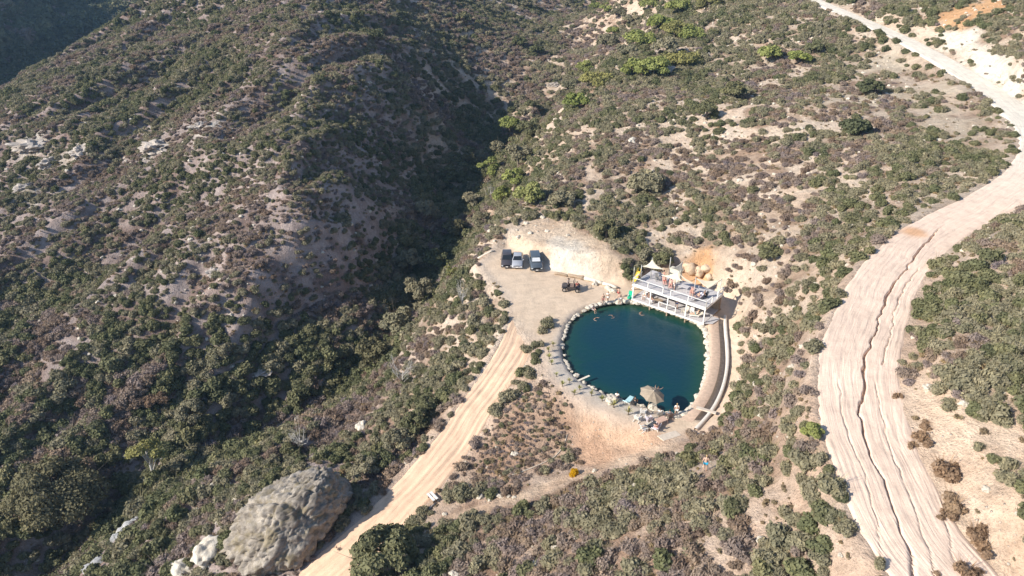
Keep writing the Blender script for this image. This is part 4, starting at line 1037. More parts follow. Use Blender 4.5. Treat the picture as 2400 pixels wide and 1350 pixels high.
# spiky rosettes planted along the beach
def yucca_mesh(seed):
    rg = np.random.default_rng(seed); V = []; F = []
    for i in range(34):
        a = rg.random() * 6.28; el = R(25 + 62 * rg.random()); L = 0.75 * (.7 + .5 * rg.random()); w = 0.045
        d = np.array((math.cos(a) * math.cos(el), math.sin(a) * math.cos(el), math.sin(el))); sd = np.array((-math.sin(a), math.cos(a), 0)) * w
        b = len(V); m_ = d * L * .5 + np.array((0, 0, .35)); e = d * L + np.array((0, 0, .35 - .08 * math.cos(el)))
        V += [np.array((0, 0, .35)) - sd * .6, np.array((0, 0, .35)) + sd * .6, m_ + sd, m_ - sd, e]; F += [(b, b + 1, b + 2, b + 3), (b + 3, b + 2, b + 4)]
    me = bpy.data.meshes.new('leaves'); me.from_pydata([tuple(v_) for v_ in V], [], F)
    a_ = me.attributes.new('tint', 'FLOAT', 'POINT'); a_.data.foreach_set('value', np.repeat(rg.random(34), 5).astype(np.float32))
    me.materials.append(YUC); return me
YUC = foliage_mat('yucca_leaves', [srgb('b4b078'), srgb('a6a870'), srgb('beb680')], 0.2)
YM = [yucca_mesh(i) for i in range(3)]
YT = MB().tube([(0, 0, -.1), (.02, 0, .38)], [.09, .07], 7).mesh('stem', BARK, True)
for i, p in enumerate([(-11.09, 0.68),(-11.05, -0.88),(-10.79, -2.12),(-10.34, -4.60),(-8.88, -5.84),(-7.79, -7.38),(-6.50, -8.55),(-5.37, -9.53),(-4.20, -10.73),(-8.47, -8.39),(-10.42, 2.09),(-9.75, -6.61),(-2.74, -12.05)]):
    root = ground_root('yucca', *p, i * 1.1, 'spiky yellow-green yucca planted along the gravel beach', 'plant', 'yuccas along the gravel beach')
    k = 0.65 + 0.4 * random.random(); root.scale = (k, k, k)
    link('leaves', YM[i % 3], None, root); link('stem', YT, None, root)
for i, (p, s_) in enumerate([((-10.92, 7.11), 1.0), ((-10.45, 8.58), .8), ((-11.61, 5.69), .8), ((-12.67, 2.14), .8), ((-13.78, 1.86), .9), ((-11.84, 2.42), .7)]):
    o = bpy.data.objects.new('reed_clump', VAR['sagebrush'][i % 4]); col.objects.link(o); o.location = (*p, G(*p) - .03); o.scale = (s_, s_, s_ * 1.1)
    tag(o, 'soft green clump between the dirt road and the gravel beach', 'plant', 'green clumps beside the gravel beach')

# ------------------------------------------------------------------ two-storey deck
DA = R(-39.0); D0 = (1.45, 14.35); DL, DW, ZL, ZU = 11.2, 5.4, 0.95, 3.25
deck = tag(empty('timber_deck', (D0[0], D0[1], 0), DA), 'white-framed two-storey timber deck overlooking the pond', 'deck')
def dk(x, y, z=0.0):
    return (D0[0] + x * math.cos(DA) - y * math.sin(DA), D0[1] + x * math.sin(DA) + y * math.cos(DA), z)
random.seed(5)
for nm, zf, y1 in (('lower_floor', ZL, DW - 0.6), ('upper_floor', ZU, DW)):
    m_ = MB(); y_ = 0.06
    while y_ < y1:
        cut_ = random.uniform(0.35, 0.65) * DL
        m_.box(((cut_) / 2, y_ + .068, zf - .019), (cut_ - .006, .132, .036 + random.uniform(-.004, .004))); m_.box(((cut_ + DL) / 2, y_ + .068, zf - .019), (DL - cut_ - .006, .132, .036 + random.uniform(-.004, .004)))
        y_ += .14
    o = m_.build(nm, DECKWOOD, deck); o['kind'] = 'stuff'
# slanting right-hand tongue of the lower floor
m_ = MB(); m_.slab([(DL, 0, ZL - .05), (DL + 1.0, .7, ZL - .05), (DL + 1.2, 2.6, ZL - .05), (DL, 2.6, ZL - .05)], .05); m_.build('corner_boards', DECKWOOD, deck)
for zf, h in ((ZU, .26), (ZL, .22)):
    MB().box((DL / 2, -.03, zf - h / 2), (DL + .12, .06, h)).build('fascia', WHITE, deck)
    MB().box((DL + .03, DW / 2, zf - h / 2), (.06, DW, h)).build('fascia', WHITE if zf > 2 else WOOD, deck)
    MB().box((-.03, DW / 2, zf - h / 2), (.06, DW, h)).build('fascia', WHITE if zf > 2 else WOOD, deck)
for x_ in (.12, 2.9, 5.6, 8.4, DL - .1):
    MB().box((x_, .14, (ZL + ZU - .26) / 2), (.15, .15, ZU - .26 - ZL)).build('post', WHITE, deck)
    MB().box((x_, DW - .3, 1.75), (.15, .15, 2.9)).build('post', WOOD, deck)
    MB().box((x_, .25, .42), (.18, .18, .9)).build('footing', WOOD, deck)
for y_ in (.14, 2.7, DW - .3):
    MB().box((DL / 2, y_, ZU - .16), (DL - .1, .10, .20)).build('beam', WOOD, deck)
MB().box((DL / 2, DW - .72, 1.95), (DL, .06, 2.0)).build('back_wall', WOOD, deck)
def railing(a, b, zf, h=1.02, n=2, wires=True):
    """posts, top and bottom rail, thin wires between"""
    a = Vector((*a, zf)); b = Vector((*b, zf)); up = Vector((0, 0, h))
    for k in range(n):
        p_ = a.lerp(b, k / (n - 1)); MB().bar(p_, p_ + up, .11, .11).build('railing_post', WHITE, deck)
    MB().bar(a + up, b + up, .14, .06).build('top_rail', WHITE, deck)
    MB().bar(a + Vector((0, 0, .10)), b + Vector((0, 0, .10)), .06, .09).build('bottom_rail', WHITE, deck)
    if wires:
        m_ = MB()
        for k in range(1, 6): m_.bar(a + up * (.1 + .15 * k), b + up * (.1 + .15 * k), .008, .008)
        o_ = m_.build('railing_wires', STEEL, deck); o_['kind'] = 'stuff'
railing((.05, .05), (4.75, .05), ZU, n=3); railing((5.95, .05), (DL - .02, .05), ZU, n=3)
railing((DL - .02, .05), (DL - .02, 1.9), ZU, n=2); railing((DL - .02, 3.6), (DL - .02, DW), ZU, n=2); railing((.05, .05), (.05, 2.2), ZU, n=2)
railing((4.3, .08), (6.9, .08), ZL, .9, 3)
# stair down the left end
for k in range(5): MB().box((-.25 - .28 * k, 3.4, ZU - .3 - .42 * k), (.28, 1.0, .05)).build('stair_tread', PALEWOOD, deck)
MB().bar((-.1, 2.9, ZU - .2), (-1.6, 2.9, ZU - 2.5), .06, .25).build('stair_stringer', WHITE, deck); MB().bar((-.1, 3.9, ZU - .2), (-1.6, 3.9, ZU - 2.5), .06, .25).build('stair_stringer', WHITE, deck)
MB().bar((-.1, 2.9, ZU + .9), (-1.6, 2.9, ZU - 1.4), .08, .06).build('stair_handrail', PALEWOOD, deck)

# shade sails on poles
def sail(corners, sag, mat, label):
    c = [Vector(p) for p in corners]; n = 10; V = []; F = []; idx = {}
    for i in range(n + 1):
        for j in range(n + 1 - i):
            u, v_ = i / n, j / n; w = 1 - u - v_
            p = c[0] * w + c[1] * u + c[2] * v_
            e = 4 * (u * v_ + v_ * w + w * u) * .75; cen = (c[0] + c[1] + c[2]) / 3
            edge = min(u, v_, w); pull = .16 * (1 - 3 * edge) * min(1, 4 * min(sorted((u, v_, w))[1], 1))
            p = p.lerp(cen, pull) - Vector((0, 0, sag * e))
            idx[i, j] = len(V); V.append(p)
    for i in range(n):
        for j in range(n - i):
            F.append((idx[i, j], idx[i + 1, j], idx[i, j + 1]))
            if j < n - i - 1: F.append((idx[i + 1, j], idx[i + 1, j + 1], idx[i, j + 1]))
    root = tag(empty('shade_sail', tuple(c[0])), label, 'shade sail')
    o = mesh_obj('cloth', [p - c[0] for p in V], F, mat, root, True)
    sm = o.modifiers.new('thickness', 'SOLIDIFY'); sm.thickness = .012
    hm = MB()
    for a, b in ((0, 1), (1, 2), (2, 0)): 
        q = [V[idx[k]] - c[0] for k in ([(i, 0) for i in range(n + 1)], [(n - i, i) for i in range(n + 1)], [(0, n - i) for i in range(n + 1)])[a]]
        hm.tube(q, .018, 4)
    hm.build('hem', PALEWOOD, root)
    return root
S_TOP = [((2.69, 15.34, 5.6), (4.23, 15.91, 6.4), (5.71, 14.59, 5.5)), ((5.09, 13.32, 5.2), (7.48, 12.85, 5.9), (7.85, 11.89, 5)), ((9.38, 11.04, 5.9), (12.93, 11.11, 5.6), (11.04, 10.32, 4.7)),
         ((6.78, 14.39, 5.8), (8.47, 15.35, 6.4), (8.43, 14.79, 5.2)), ((7.45, 12.66, 5.8), (9.46, 11.64, 4.8), (8.56, 12.54, 4.6))]
sail(S_TOP[0], .25, SAIL, 'tall peaked cream shade sail above the left end of the deck')
sail(S_TOP[1], .2, SAIL, 'cream shade sail over the middle of the upper deck')
sail(S_TOP[2], .3, SAIL, 'wide cream shade sail over the right end of the deck')
sail(S_TOP[3], .2, plain('grey_canvas', (0.50, 0.46, 0.40), 0.85, 0.1, 3), 'small greyish shade sail in front of the sandstone blocks')
sail(S_TOP[4], .2, SAIL, 'narrow sagging cream shade sail beside the middle one')
def pole(p, top, label, lean=(0, 0), mat=STEEL):
    z0 = ZU if label.find('deck') >= 0 else G(p[0], p[1])
    root = tag(empty('sail_pole', (p[0], p[1], z0)), label, 'pole')
    MB().tube([(0, 0, -.05), (lean[0], lean[1], top - z0)], .06, 8).build('shaft', mat, root, True); MB().ball((lean[0], lean[1], top - z0), .09, 8, 5).build('cap', mat, root, True)
    MB().lathe([(.0, .0), (.16, .0), (.16, .03), (.06, .05)], 10).build('base_plate', mat, root)
pole(S_TOP[0][0][:2], 5.75, 'grey pole holding the left corner of the peaked sail, beside the deck')
pole(S_TOP[0][1][:2], 6.6, 'tallest grey pole at the tip of the peaked sail')
pole((1.84, 16.11), 5.0, 'grey pole at the left corner of the deck')
pole((7.48, 18.59), 5.4, 'grey pole between the peaked sail and the greyish sail')
pole(S_TOP[2][1][:2], 5.7, 'grey pole holding the far tip of the wide right sail')
pole(S_TOP[1][1][:2], 6.0, 'grey pole behind the middle shade sail')
pole(S_TOP[2][0][:2], 6.0, 'grey pole at the near tip of the wide right sail')
# yellow slide at the deck's left end
root = tag(empty('slide', (*(2.33, 15.71), ZU), DA), 'small yellow plastic slide at the left corner of the upper deck', 'slide')
YEL = plain('yellow_plastic', (0.75, 0.52, 0.06), 0.45, 0.1, 4)
pts = [(0, .3, 1.25), (0, .1, 1.15), (0, -.25, .75), (0, -.6, .35), (0, -.95, .15), (0, -1.15, .14)]
m_ = MB(); m_.add([(x_, p[1], p[2]) for p in pts for x_ in (-.24, .24)], [(2 * i, 2 * i + 1, 2 * i + 3, 2 * i + 2) for i in range(5)]); m_.build('chute', YEL, root)
for sx_ in (-.25, .25): MB().tube([(sx_, p[1], p[2] + .08) for p in pts], .035, 6).build('side_wall', YEL, root, True)
for sx_ in (-.22, .22): MB().tube([(sx_, .35, 0), (sx_, .3, 1.75)], .035, 6).build('ladder_rail', YEL, root, True)
for k in range(4): MB().tube([(-.22, .34, .25 + .28 * k), (.22, .34, .25 + .28 * k)], .025, 5).build('rung', YEL, root, True)

# ------------------------------------------------------------------ furniture
def chair(x, y, z, rz, mat, label, group=None, low=True, name='lounge_chair', towel=None):
    root = tag(empty(name, (x, y, z), rz), label, 'chair', group)
    sh_, sb = (.34, .30) if low else (.45, .44)
    for k in range(5): 
        M_ = Matrix.Rotation(R(8), 3, 'X'); MB().box((0, -.22 + .11 * k, sh_ - .012 * k), (.52, .10, .025), M=M_).build('seat_slat', mat, root)
    for k in range(5): 
        M_ = Matrix.Rotation(R(-24 if low else -12), 3, 'X'); MB().box((-.21 + .105 * k, .27 + .16, sh_ + .30), (.095, .022, .72 if low else .5), M=M_).build('back_slat', mat, root)
    for sx_ in (-.29, .29):
        MB().box((sx_, -.25, sh_ * .8), (.05, .09, sh_ * 1.6)).build('front_leg', mat, root); MB().bar((sx_, -.05, sh_ - .02), (sx_, .55, .02), .04, .10).build('rear_leg', mat, root)
        MB().box((sx_, .02, sh_ * 1.62), (.12, .62, .025)).build('armrest', mat, root)
    if towel:
        tw = tag(MB().add([(-.34, .42, 1.02), (.34, .42, 1.02), (.34, .10, .42), (-.34, .10, .42), (-.34, -.28, .38), (.34, -.28, .38), (-.34, -.36, .06), (.34, -.36, .06)], [(0, 1, 2, 3), (3, 2, 5, 4), (4, 5, 7, 6)]).build('beach_towel', towel[0]), towel[1], 'towel')
        tw.location = (x, y, z + .03); tw.rotation_euler = (0, 0, rz); tw.modifiers.new('thickness', 'SOLIDIFY').thickness = .015
    return root
def lounger(x, y, z, rz, mat, fab, label, group=None):
    root = tag(empty('sun_lounger', (x, y, z), rz), label, 'sun lounger', group)
    MB().box((0, -.3, .30), (.62, 1.3, .05)).box((-.3, -.3, .30), (.05, 1.34, .09)).box((.3, -.3, .30), (.05, 1.34, .09)).build('frame', mat, root)
    MB().box((0, -.3, .37), (.58, 1.28, .09)).build('cushion', fab, root)
    MB().box((0, .55, .56), (.58, .72, .09), M=Matrix.Rotation(R(38), 3, 'X')).build('backrest', fab, root)
    for sx_ in (-.27, .27):
        for sy_ in (-.85, .25): MB().box((sx_, sy_, .14), (.05, .05, .28)).build('leg', mat, root)
    return root
def table(x, y, z, rz, mat, label, d=(1.1, .7, .72), cat='table'):
    root = tag(empty('table', (x, y, z), rz), label, cat)
    n = max(3, int(d[1] / .16)); w = d[1] / n
    for k in range(n): MB().box((0, -d[1] / 2 + w * (k + .5), d[2] - .02), (d[0], w - .012, .04)).build('top_board', mat, root)
    for sx_ in (-1, 1):
        for sy_ in (-1, 1): MB().box((sx_ * (d[0] / 2 - .08), sy_ * (d[1] / 2 - .06), (d[2] - .04) / 2), (.06, .06, d[2] - .04)).build('leg', mat, root)
    MB().box((0, 0, d[2] - .08), (d[0] - .2, d[1] - .15, .06)).build('apron', mat, root)
def facing(x, y, tx, ty): return math.atan2(tx - x, -(ty - y))          # local -Y looks at the target
BEACH = .62
PINK = plain('faded_red_fabric', (0.62, 0.38, 0.34), 0.9, 0.15, 5); CHAR = plain('charcoal_fabric', (0.07, 0.075, 0.085), 0.9, 0.2, 5); LILAC = plain('pale_lilac_fabric', (0.72, 0.66, 0.70), 0.9, 0.1, 5)
GREENC = plain('green_cotton', (0.02, 0.42, 0.24), 0.9, 0.15, 6); TURQ = plain('turquoise_fabric', (0.45, 0.68, 0.70), 0.8, 0.1, 6); BROWNF = plain('brown_fabric', (0.26, 0.19, 0.16), 0.9, 0.2, 5)
def bch(px_): return (*px_, G(*px_) if G(*px_) > .3 else .6)
for (p, rz, mat, lab) in [((-1.84, -13.03), -.6, WHITE, 'white slatted chair on the gravel behind the umbrella'), ((-1.05, -11.89), -.3, WHITE, 'white slatted chair right beside the umbrella pole'), ((-0.63, -13.11), .2, LILAC, 'lilac slatted chair between the white chairs'),
                          ((-1.36, -14.72), -1.2, WHITE, 'white slatted chair tipped towards the low table'), ((1.74, -12.50), .3, BROWNF, 'brown fabric chair at the water edge'), ((0.74, -12.28), -.1, STEEL, 'grey chair facing the water by the umbrella')]:
    chair(*bch(p), rz + math.pi, mat, lab)
lounger(*bch((-0.11, -14.72)), 2.6, WHITE, LILAC, 'lilac cushioned lounger behind the dark lounger on the gravel'); lounger(*bch((-0.62, -14.43)), 2.3, WHITE, CHAR, 'white-framed lounger with charcoal cushion on the gravel')
lounger(*bch((-2.43, -9.85)), 2.5, WHITE, TURQ, 'white and turquoise lounger at the water edge left of the umbrella')
table(*bch((0.65, -13.55)), .5, plain('salmon_paint', (0.62, 0.42, 0.33), 0.7, 0.12, 5), 'salmon-coloured table among the chairs at the water edge', (1.3, .8, .55))
table(*bch((-0.76, -14.14)), .2, PALEWOOD, 'small pale wood table in front of the charcoal lounger', (.6, .5, .4))
# umbrella at the water edge
ux, uy = (-0.63, -11.15)
root = tag(empty('parasol', (ux, uy, .55)), 'large tan parasol leaning over the pond edge', 'umbrella')
hub = Vector((.75, .35, 2.35)); MB().tube([(0, 0, -.3), hub], .03, 8).build('pole', WOOD, root, True)
axis_ = (hub + Vector((.15, .1, .4))).normalized(); qd_ = Vector((0, 0, 1)).rotation_difference(Vector((.22, -.12, 1)).normalized())
rim = [qd_ @ Vector((1.5 * math.cos(a), 1.5 * math.sin(a), -.52)) + hub for a in [i * math.pi / 4 + .2 for i in range(8)]]
mid = [qd_ @ Vector((.8 * math.cos(a), .8 * math.sin(a), -.18)) + hub for a in [i * math.pi / 4 + .2 for i in range(8)]]
apex = qd_ @ Vector((0, 0, .06)) + hub
for i in range(8):
    j = (i + 1) % 8; e = rim[i].lerp(rim[j], .5).lerp(hub, .05); em = mid[i].lerp(mid[j], .5) - Vector((0, 0, .03))
    o = MB().add([apex, mid[i], em, mid[j], rim[i], e, rim[j]], [(0, 1, 2), (0, 2, 3), (1, 4, 5, 2), (2, 5, 6, 3)]).build('canopy_panel', TAN, root)
    o.modifiers.new('thickness', 'SOLIDIFY').thickness = .01
    v0 = qd_ @ Vector((0, 0, -.45)) + hub
    MB().tube([apex - Vector((0, 0, .05)), mid[i] - Vector((0, 0, .03)), rim[i] - Vector((0, 0, .02))], .012, 4).build('rib', PALEWOOD, root)
    MB().tube([v0, mid[i] - Vector((0, 0, .04))], .009, 4).build('strut', PALEWOOD, root)
MB().lathe([(0, .10), (.04, .06), (.05, 0)], 8, tuple(apex)).build('finial', PALEWOOD, root)
MB().lathe([(0, 0), (.30, 0), (.30, .08), (.06, .12)], 14, (0, 0, 0)).build('base', CONCRETE, root)
# deck furniture
gx_, gy_ = (1.43, 14.92)
chair(gx_ - .1, gy_ - .2, .72, R(-25), WHITE, 'white slatted chair under a green towel by the deck', towel=(GREENC, 'bright green towel draped over a white chair by the deck'))
def dch(x_, y_, up): return dk(x_, y_, (ZU if up else ZL))
for (x_, y_, up, rz, m_, lab) in [(1.5, 1.0, 0, .2, WHITE, 'white slatted chair under the deck near its left end'), (7.9, .9, 0, -.3, PALEWOOD, 'pale wooden chair on the lower deck'), (8.9, 1.1, 0, .4, WHITE, 'white chair at the right end of the lower deck'), (2.2, 3.2, 1, .8, STEEL, 'grey chair on the left part of the upper deck'),
                                (9.7, 2.6, 1, -.6, CHAR, 'charcoal chair below the wide right sail'), (8.0, 2.4, 1, .3, PINK, 'reddish chair in the middle of the upper deck')]:
    chair(*dch(x_, y_, up), DA + rz, m_, lab)
lounger(*dch(2.3, 1.1, 0), DA + 1.2, WHITE, LILAC, 'lilac lounger under the left part of the deck'); lounger(*dch(9.6, 1.0, 0), DA - 1.1, WHITE, PALEWOOD, 'cream lounger under the right part of the deck')
lounger(*dch(3.4, 3.0, 1), DA + .6, STEEL, PINK, 'reddish lounger on the upper deck left of the grey table'); lounger(*dch(4.6, 2.6, 1), DA + .4, STEEL, PINK, 'reddish lounger on the upper deck next to the grey table'); lounger(*dch(9.2, 1.6, 1), DA - .4, STEEL, LILAC, 'pale lounger near the right railing of the upper deck')
table(*dch(6.3, 2.8, 1), DA, DECKWOOD, 'long grey table in the middle of the upper deck', (1.9, .9, .74)); table(*dch(1.4, 4.0, 1), DA, DECKWOOD, 'grey table under the tall peaked sail', (1.5, .8, .74)); table(*dch(3.8, .9, 0), DA, WOOD, 'brown table under the deck', (1.2, .7, .72))
o = MB().box((0, 0, .95), (1.6, .7, 1.9)).box((0, 0, 1.93), (1.75, .85, .07)).build('bar_cabinet', plain('cream_paint', (0.66, 0.62, 0.50), .7, .1, 4)); o.location = dch(4.2, 4.7, 1); o.rotation_euler = (0, 0, DA); tag(o, 'cream cabinet at the back of the upper deck', 'cabinet')
# bench by the lower road, pipe, logs, plank over the water
p = (-24.03, -20.09)
root = tag(empty('bench', (*p, G(*p)), R(-52)), 'small white two-board bench at the foot of the footpath', 'bench')
for sy_ in (-.19, .19): MB().box((0, sy_, .44), (1.3, .26, .05)).build('seat_board', WHITE, root)
for sx_ in (-.5, .5): MB().box((sx_, 0, .21), (.08, .56, .42)).build('leg', WOOD, root)
P_ = catmull([(-23.62, -20.68), (-24.51, -21.62), (-25.08, -22.93), (-25.06, -25.09), (-24.54, -26.89)], .5)
o = MB().tube([(a, b, G(a, b) + .12) for a, b in P_], .07, 7).build('water_pipe', STEEL, None, True); tag(o, 'grey water pipe curving down past the dark laurel', 'pipe')
P_ = catmull([(-9.47, -12.69), (-10.12, -14.28), (-11.51, -15.85), (-13.86, -17.16), (-16.16, -18.03)], .6)
o = MB().tube([(a, b, G(a, b) + .06) for a, b in P_], .045, 6).build('garden_hose', PALEWOOD, None, True); tag(o, 'thin pale hose snaking across the brown field', 'hose')
def log(a, b, r, mat, label, nm='log'):
    a = Vector((*a, G(*a) + r)); b = Vector((*b, G(*b) + r)); m_ = a.lerp(b, .5) + Vector((.05, .08, .04))
    o_ = MB().tube([a, a.lerp(m_, .5), m_, m_.lerp(b, .6), b], [r * 1.1, r, r * 1.05, r * .95, r * .85], 10).build(nm, mat, None, True); tag(o_, label, 'log')
log((-4.70, 20.81), (-2.17, 19.08), .30, PALEWOOD, 'thick whitened log at the foot of the cut bank'); log((-2.11, 19.08), (-0.23, 17.75), .26, PALEWOOD, 'shorter whitened log end to end with the thick one')
log((-9.13, 22.73), (-7.21, 21.86), .22, WOOD, 'brown log behind the buggy'); log((-7.07, 22.01), (-4.84, 20.67), .25, WOOD, 'longer brown log behind the buggy')
log((-21.27, 29.72), (-18.84, 30.64), .18, PALEWOOD, 'pale log at the left edge of the parking ground')
for i, p in enumerate([(-5.17, 21.38), (-3.24, 19.24), (-1.47, 17.99), (-0.84, 16.95)]):
    boulder('bank_rock', *p, (.55, .45, .45), WR[i % 4] if i else OR[0], ['brown-orange rock at the end of the brown log', 'pale rock in front of the whitened log', 'cream rock between the log and the bathers', 'cream rock behind the standing bathers'][i], .25, i)
px_, py_ = (-7.07, -5.02)
o = MB().box((0, 0, 0), (1.7, .28, .06)).build('plank', PALEWOOD); o.location = (px_, py_, .62); o.rotation_euler = (0, R(-4), R(32)); tag(o, 'bleached plank jutting from the beach over the water', 'plank')

# ------------------------------------------------------------------ vehicles
GLASS = plain('tinted_glass', (0.02, 0.024, 0.028), 0.08, 0.1, 3, spec=0.6); CHROME = plain('chrome', (0.6, 0.6, 0.6), 0.2, 0.1, 4, metal=0.9); LAMP = plain('lamp_lens', (0.7, 0.7, 0.68), 0.15, 0.1, 4, spec=0.6); REDL = plain('tail_lamp', (0.4, 0.02, 0.02), 0.2, 0.1, 4)
TYRE = MB().lathe([(.2, -.10), (.30, -.11), (.335, -.08), (.335, .08), (.30, .11), (.2, .10)], 18, axis='Y').mesh('tyre', BLACK, True)
RIMW = MB().lathe([(.0, -.07), (.06, -.09), (.20, -.085), (.205, -.05), (.205, .05), (.20, .085), (.06, .09), (0, .07)], 14, axis='Y').mesh('rim', CHROME)
def wheel(root, x, y, r):
    e = bpy.data.objects.new('wheel', TYRE); col.objects.link(e); e.parent = root; e.location = (x, y, r); e.scale = (r / .335, 1, r / .335)
    link('rim', RIMW, None, e)
def car(x, y, rz, paint, label, spec, sunshade=False):
    """local +X is the nose. spec: length, width, body stations, cabin"""
    L, W, st, cab, r = spec
    root = ground_root('parked_car', x, y, rz, label, 'car', 'cars on the parking ground')
    m_ = MB(); rings = []
    for (sx_, h, wf, zb) in st:
        w = W / 2 * wf
        rings.append([(sx_, -w * .86, zb), (sx_, -w, zb + .16), (sx_, -w, h - .28), (sx_, -w * .95, h - .10), (sx_, -w * .80, h - .01), (sx_, 0, h + .03), (sx_, w * .80, h - .01), (sx_, w * .95, h - .10), (sx_, w, h - .28), (sx_, w, zb + .16), (sx_, w * .86, zb)])
    V = [p for g in rings for p in g]; k = 11
    F = [(i * k + j, i * k + (j + 1) % k, (i + 1) * k + (j + 1) % k, (i + 1) * k + j) for i in range(len(rings) - 1) for j in range(k)]
    F += [tuple(range(k)), tuple(range((len(rings) - 1) * k, len(rings) * k))[::-1]]
    m_.add(V, F); b = m_.build('body', paint, root, True)
    (xr0, xr1, xf1, xf0, zb, zt, wt) = cab      # rear base, rear top, front top, front base, belt, roof, roof width factor
    wb = W / 2 * .93; wtt = W / 2 * wt
    c = [(xr0, -wb, zb), (xf0, -wb, zb), (xf0, wb, zb), (xr0, wb, zb), (xr1, -wtt, zt), (xf1, -wtt, zt), (xf1, wtt, zt), (xr1, wtt, zt)]
    rm = MB(); rm.add(c, [(0, 1, 5, 4), (1, 2, 6, 5), (2, 3, 7, 6), (3, 0, 4, 7)])
    nx = 5
    top = [(xr1 + (xf1 - xr1) * i / nx, wtt * s_, zt + .06 * (1 - (2 * i / nx - 1) ** 4) * (1 if abs(s_) < .9 else .15)) for i in range(nx + 1) for s_ in (-1, -.6, 0, .6, 1)]
    rm.add(top, [(i * 5 + j, i * 5 + j + 1, (i + 1) * 5 + j + 1, (i + 1) * 5 + j) for i in range(nx) for j in range(4)])
    rm.build('roof', paint, root, True)
    C = [Vector(p) for p in c]
    def pane(i0, i1, i2, i3, u0, u1, v0, v1, nm, mat):
        f = lambda u, v_: C[i0].lerp(C[i1], u).lerp(C[i3].lerp(C[i2], u), v_)
        q = [f(u0, v0), f(u1, v0), f(u1, v1), f(u0, v1)]; nn = (q[1] - q[0]).cross(q[2] - q[0]).normalized()
        return MB().slab([p + nn * .004 for p in q], .014).build(nm, mat, root)
    pane(1, 2, 6, 5, .06, .94, .10, .92, 'windshield', GLASS); pane(3, 0, 4, 7, .08, .92, .14, .9, 'rear_window', GLASS)
    for (a, b_, c_, d) in ((0, 1, 5, 4), (2, 3, 7, 6)):
        pane(a, b_, c_, d, .08, .48, .15, .9, 'side_window', GLASS); pane(a, b_, c_, d, .52, .92, .15, .9, 'side_window', GLASS)
    if sunshade: pane(1, 2, 6, 5, .12, .88, .2, .84, 'sun_shade', plain('silver_sunshade', (.8, .8, .8), .35, .05, 4, metal=.3)).location = (.02, 0, .02)
    for sx_ in (L * .31, -L * .30):
        for sy_ in (-1, 1): wheel(root, sx_, sy_ * (W / 2 - .10), r)
    hx = st[-1][0]; hh_ = st[-1][1]
    for sy_ in (-1, 1):
        MB().ball((hx - .05, sy_ * W * .36, hh_ - .12), (.09, .17, .07), 10, 6).build('headlight', LAMP, root, True); MB().box((st[0][0] - .01, sy_ * W * .38, st[0][1] - .2), (.06, .24, .16)).build('tail_light', REDL, root)
        o_ = MB().ball((xf0 - .25, sy_ * (W / 2 + .10), zb + .08), (.08, .11, .07), 8, 5).build('mirror', paint, root, True)
        for k2 in (.15, -.75): MB().box((k2, sy_ * (W / 2 + .005), zb - .14), (.16, .03, .03)).build('door_handle', CHROME, root)
    MB().box((hx + .01, 0, hh_ - .22), (.05, W * .42, .14)).build('grille', DARKMETAL, root)
    MB().box((hx + .03, 0, .42), (.10, W * .9, .16)).build('bumper', paint, root); MB().box((st[0][0] - .03, 0, .45), (.10, W * .9, .18)).build('bumper', paint, root)
    MB().box((hx + .09, 0, .45), (.015, .36, .14)).build('number_plate', WHITE, root)
    return root
SEDAN = (4.6, 1.82, [(-2.30, .84, .80, .34), (-2.22, .95, .93, .26), (-1.6, .98, 1, .22), (0, .96, 1, .22), (.95, .94, 1, .22), (1.7, .84, .98, .22), (2.15, .74, .90, .26), (2.30, .62, .74, .32)], (-1.85, -1.05, .25, 1.05, .93, 1.42, .66), .33)
SUV = (4.75, 1.95, [(-2.38, 1.0, .86, .40), (-2.30, 1.10, .96, .30), (-1.6, 1.12, 1, .28), (0, 1.10, 1, .28), (1.0, 1.08, 1, .28), (1.8, 1.02, .97, .28), (2.25, .92, .90, .32), (2.38, .78, .78, .38)], (-2.30, -2.05, .35, 1.10, 1.06, 1.74, .74), .37)
HATCH = (4.3, 1.85, [(-2.14, .95, .86, .36), (-2.06, 1.02, .95, .28), (-1.5, 1.03, 1, .26), (0, 1.02, 1, .26), (.9, .99, 1, .26), (1.6, .90, .97, .26), (2.0, .80, .90, .30), (2.14, .68, .76, .36)], (-2.05, -1.75, .20, .98, .98, 1.62, .72), .34)
def paint(name, c): return plain(name, c, .28, .06, 2, metal=.35, spec=.5, **{'Coat Weight': .6})
BACK = R(-92)
cx_, cy_ = (-16.50, 24.75); car(cx_, cy_ + 1.9, BACK + R(2), paint('dark_brown_paint', (.10, .085, .085)), 'dark brown-grey hatchback, outermost in the row of cars', HATCH)
cx_, cy_ = (-14.83, 24.60); car(cx_, cy_ + 2.0, BACK, paint('silver_paint', (.55, .55, .57)), 'silver sedan parked between two dark cars', SEDAN)
cx_, cy_ = (-11.99, 23.71); car(cx_, cy_ + 2.0, BACK + R(6), paint('slate_paint', (.12, .14, .16)), 'slate grey SUV with a silver sunshade behind its windshield', SUV, True)
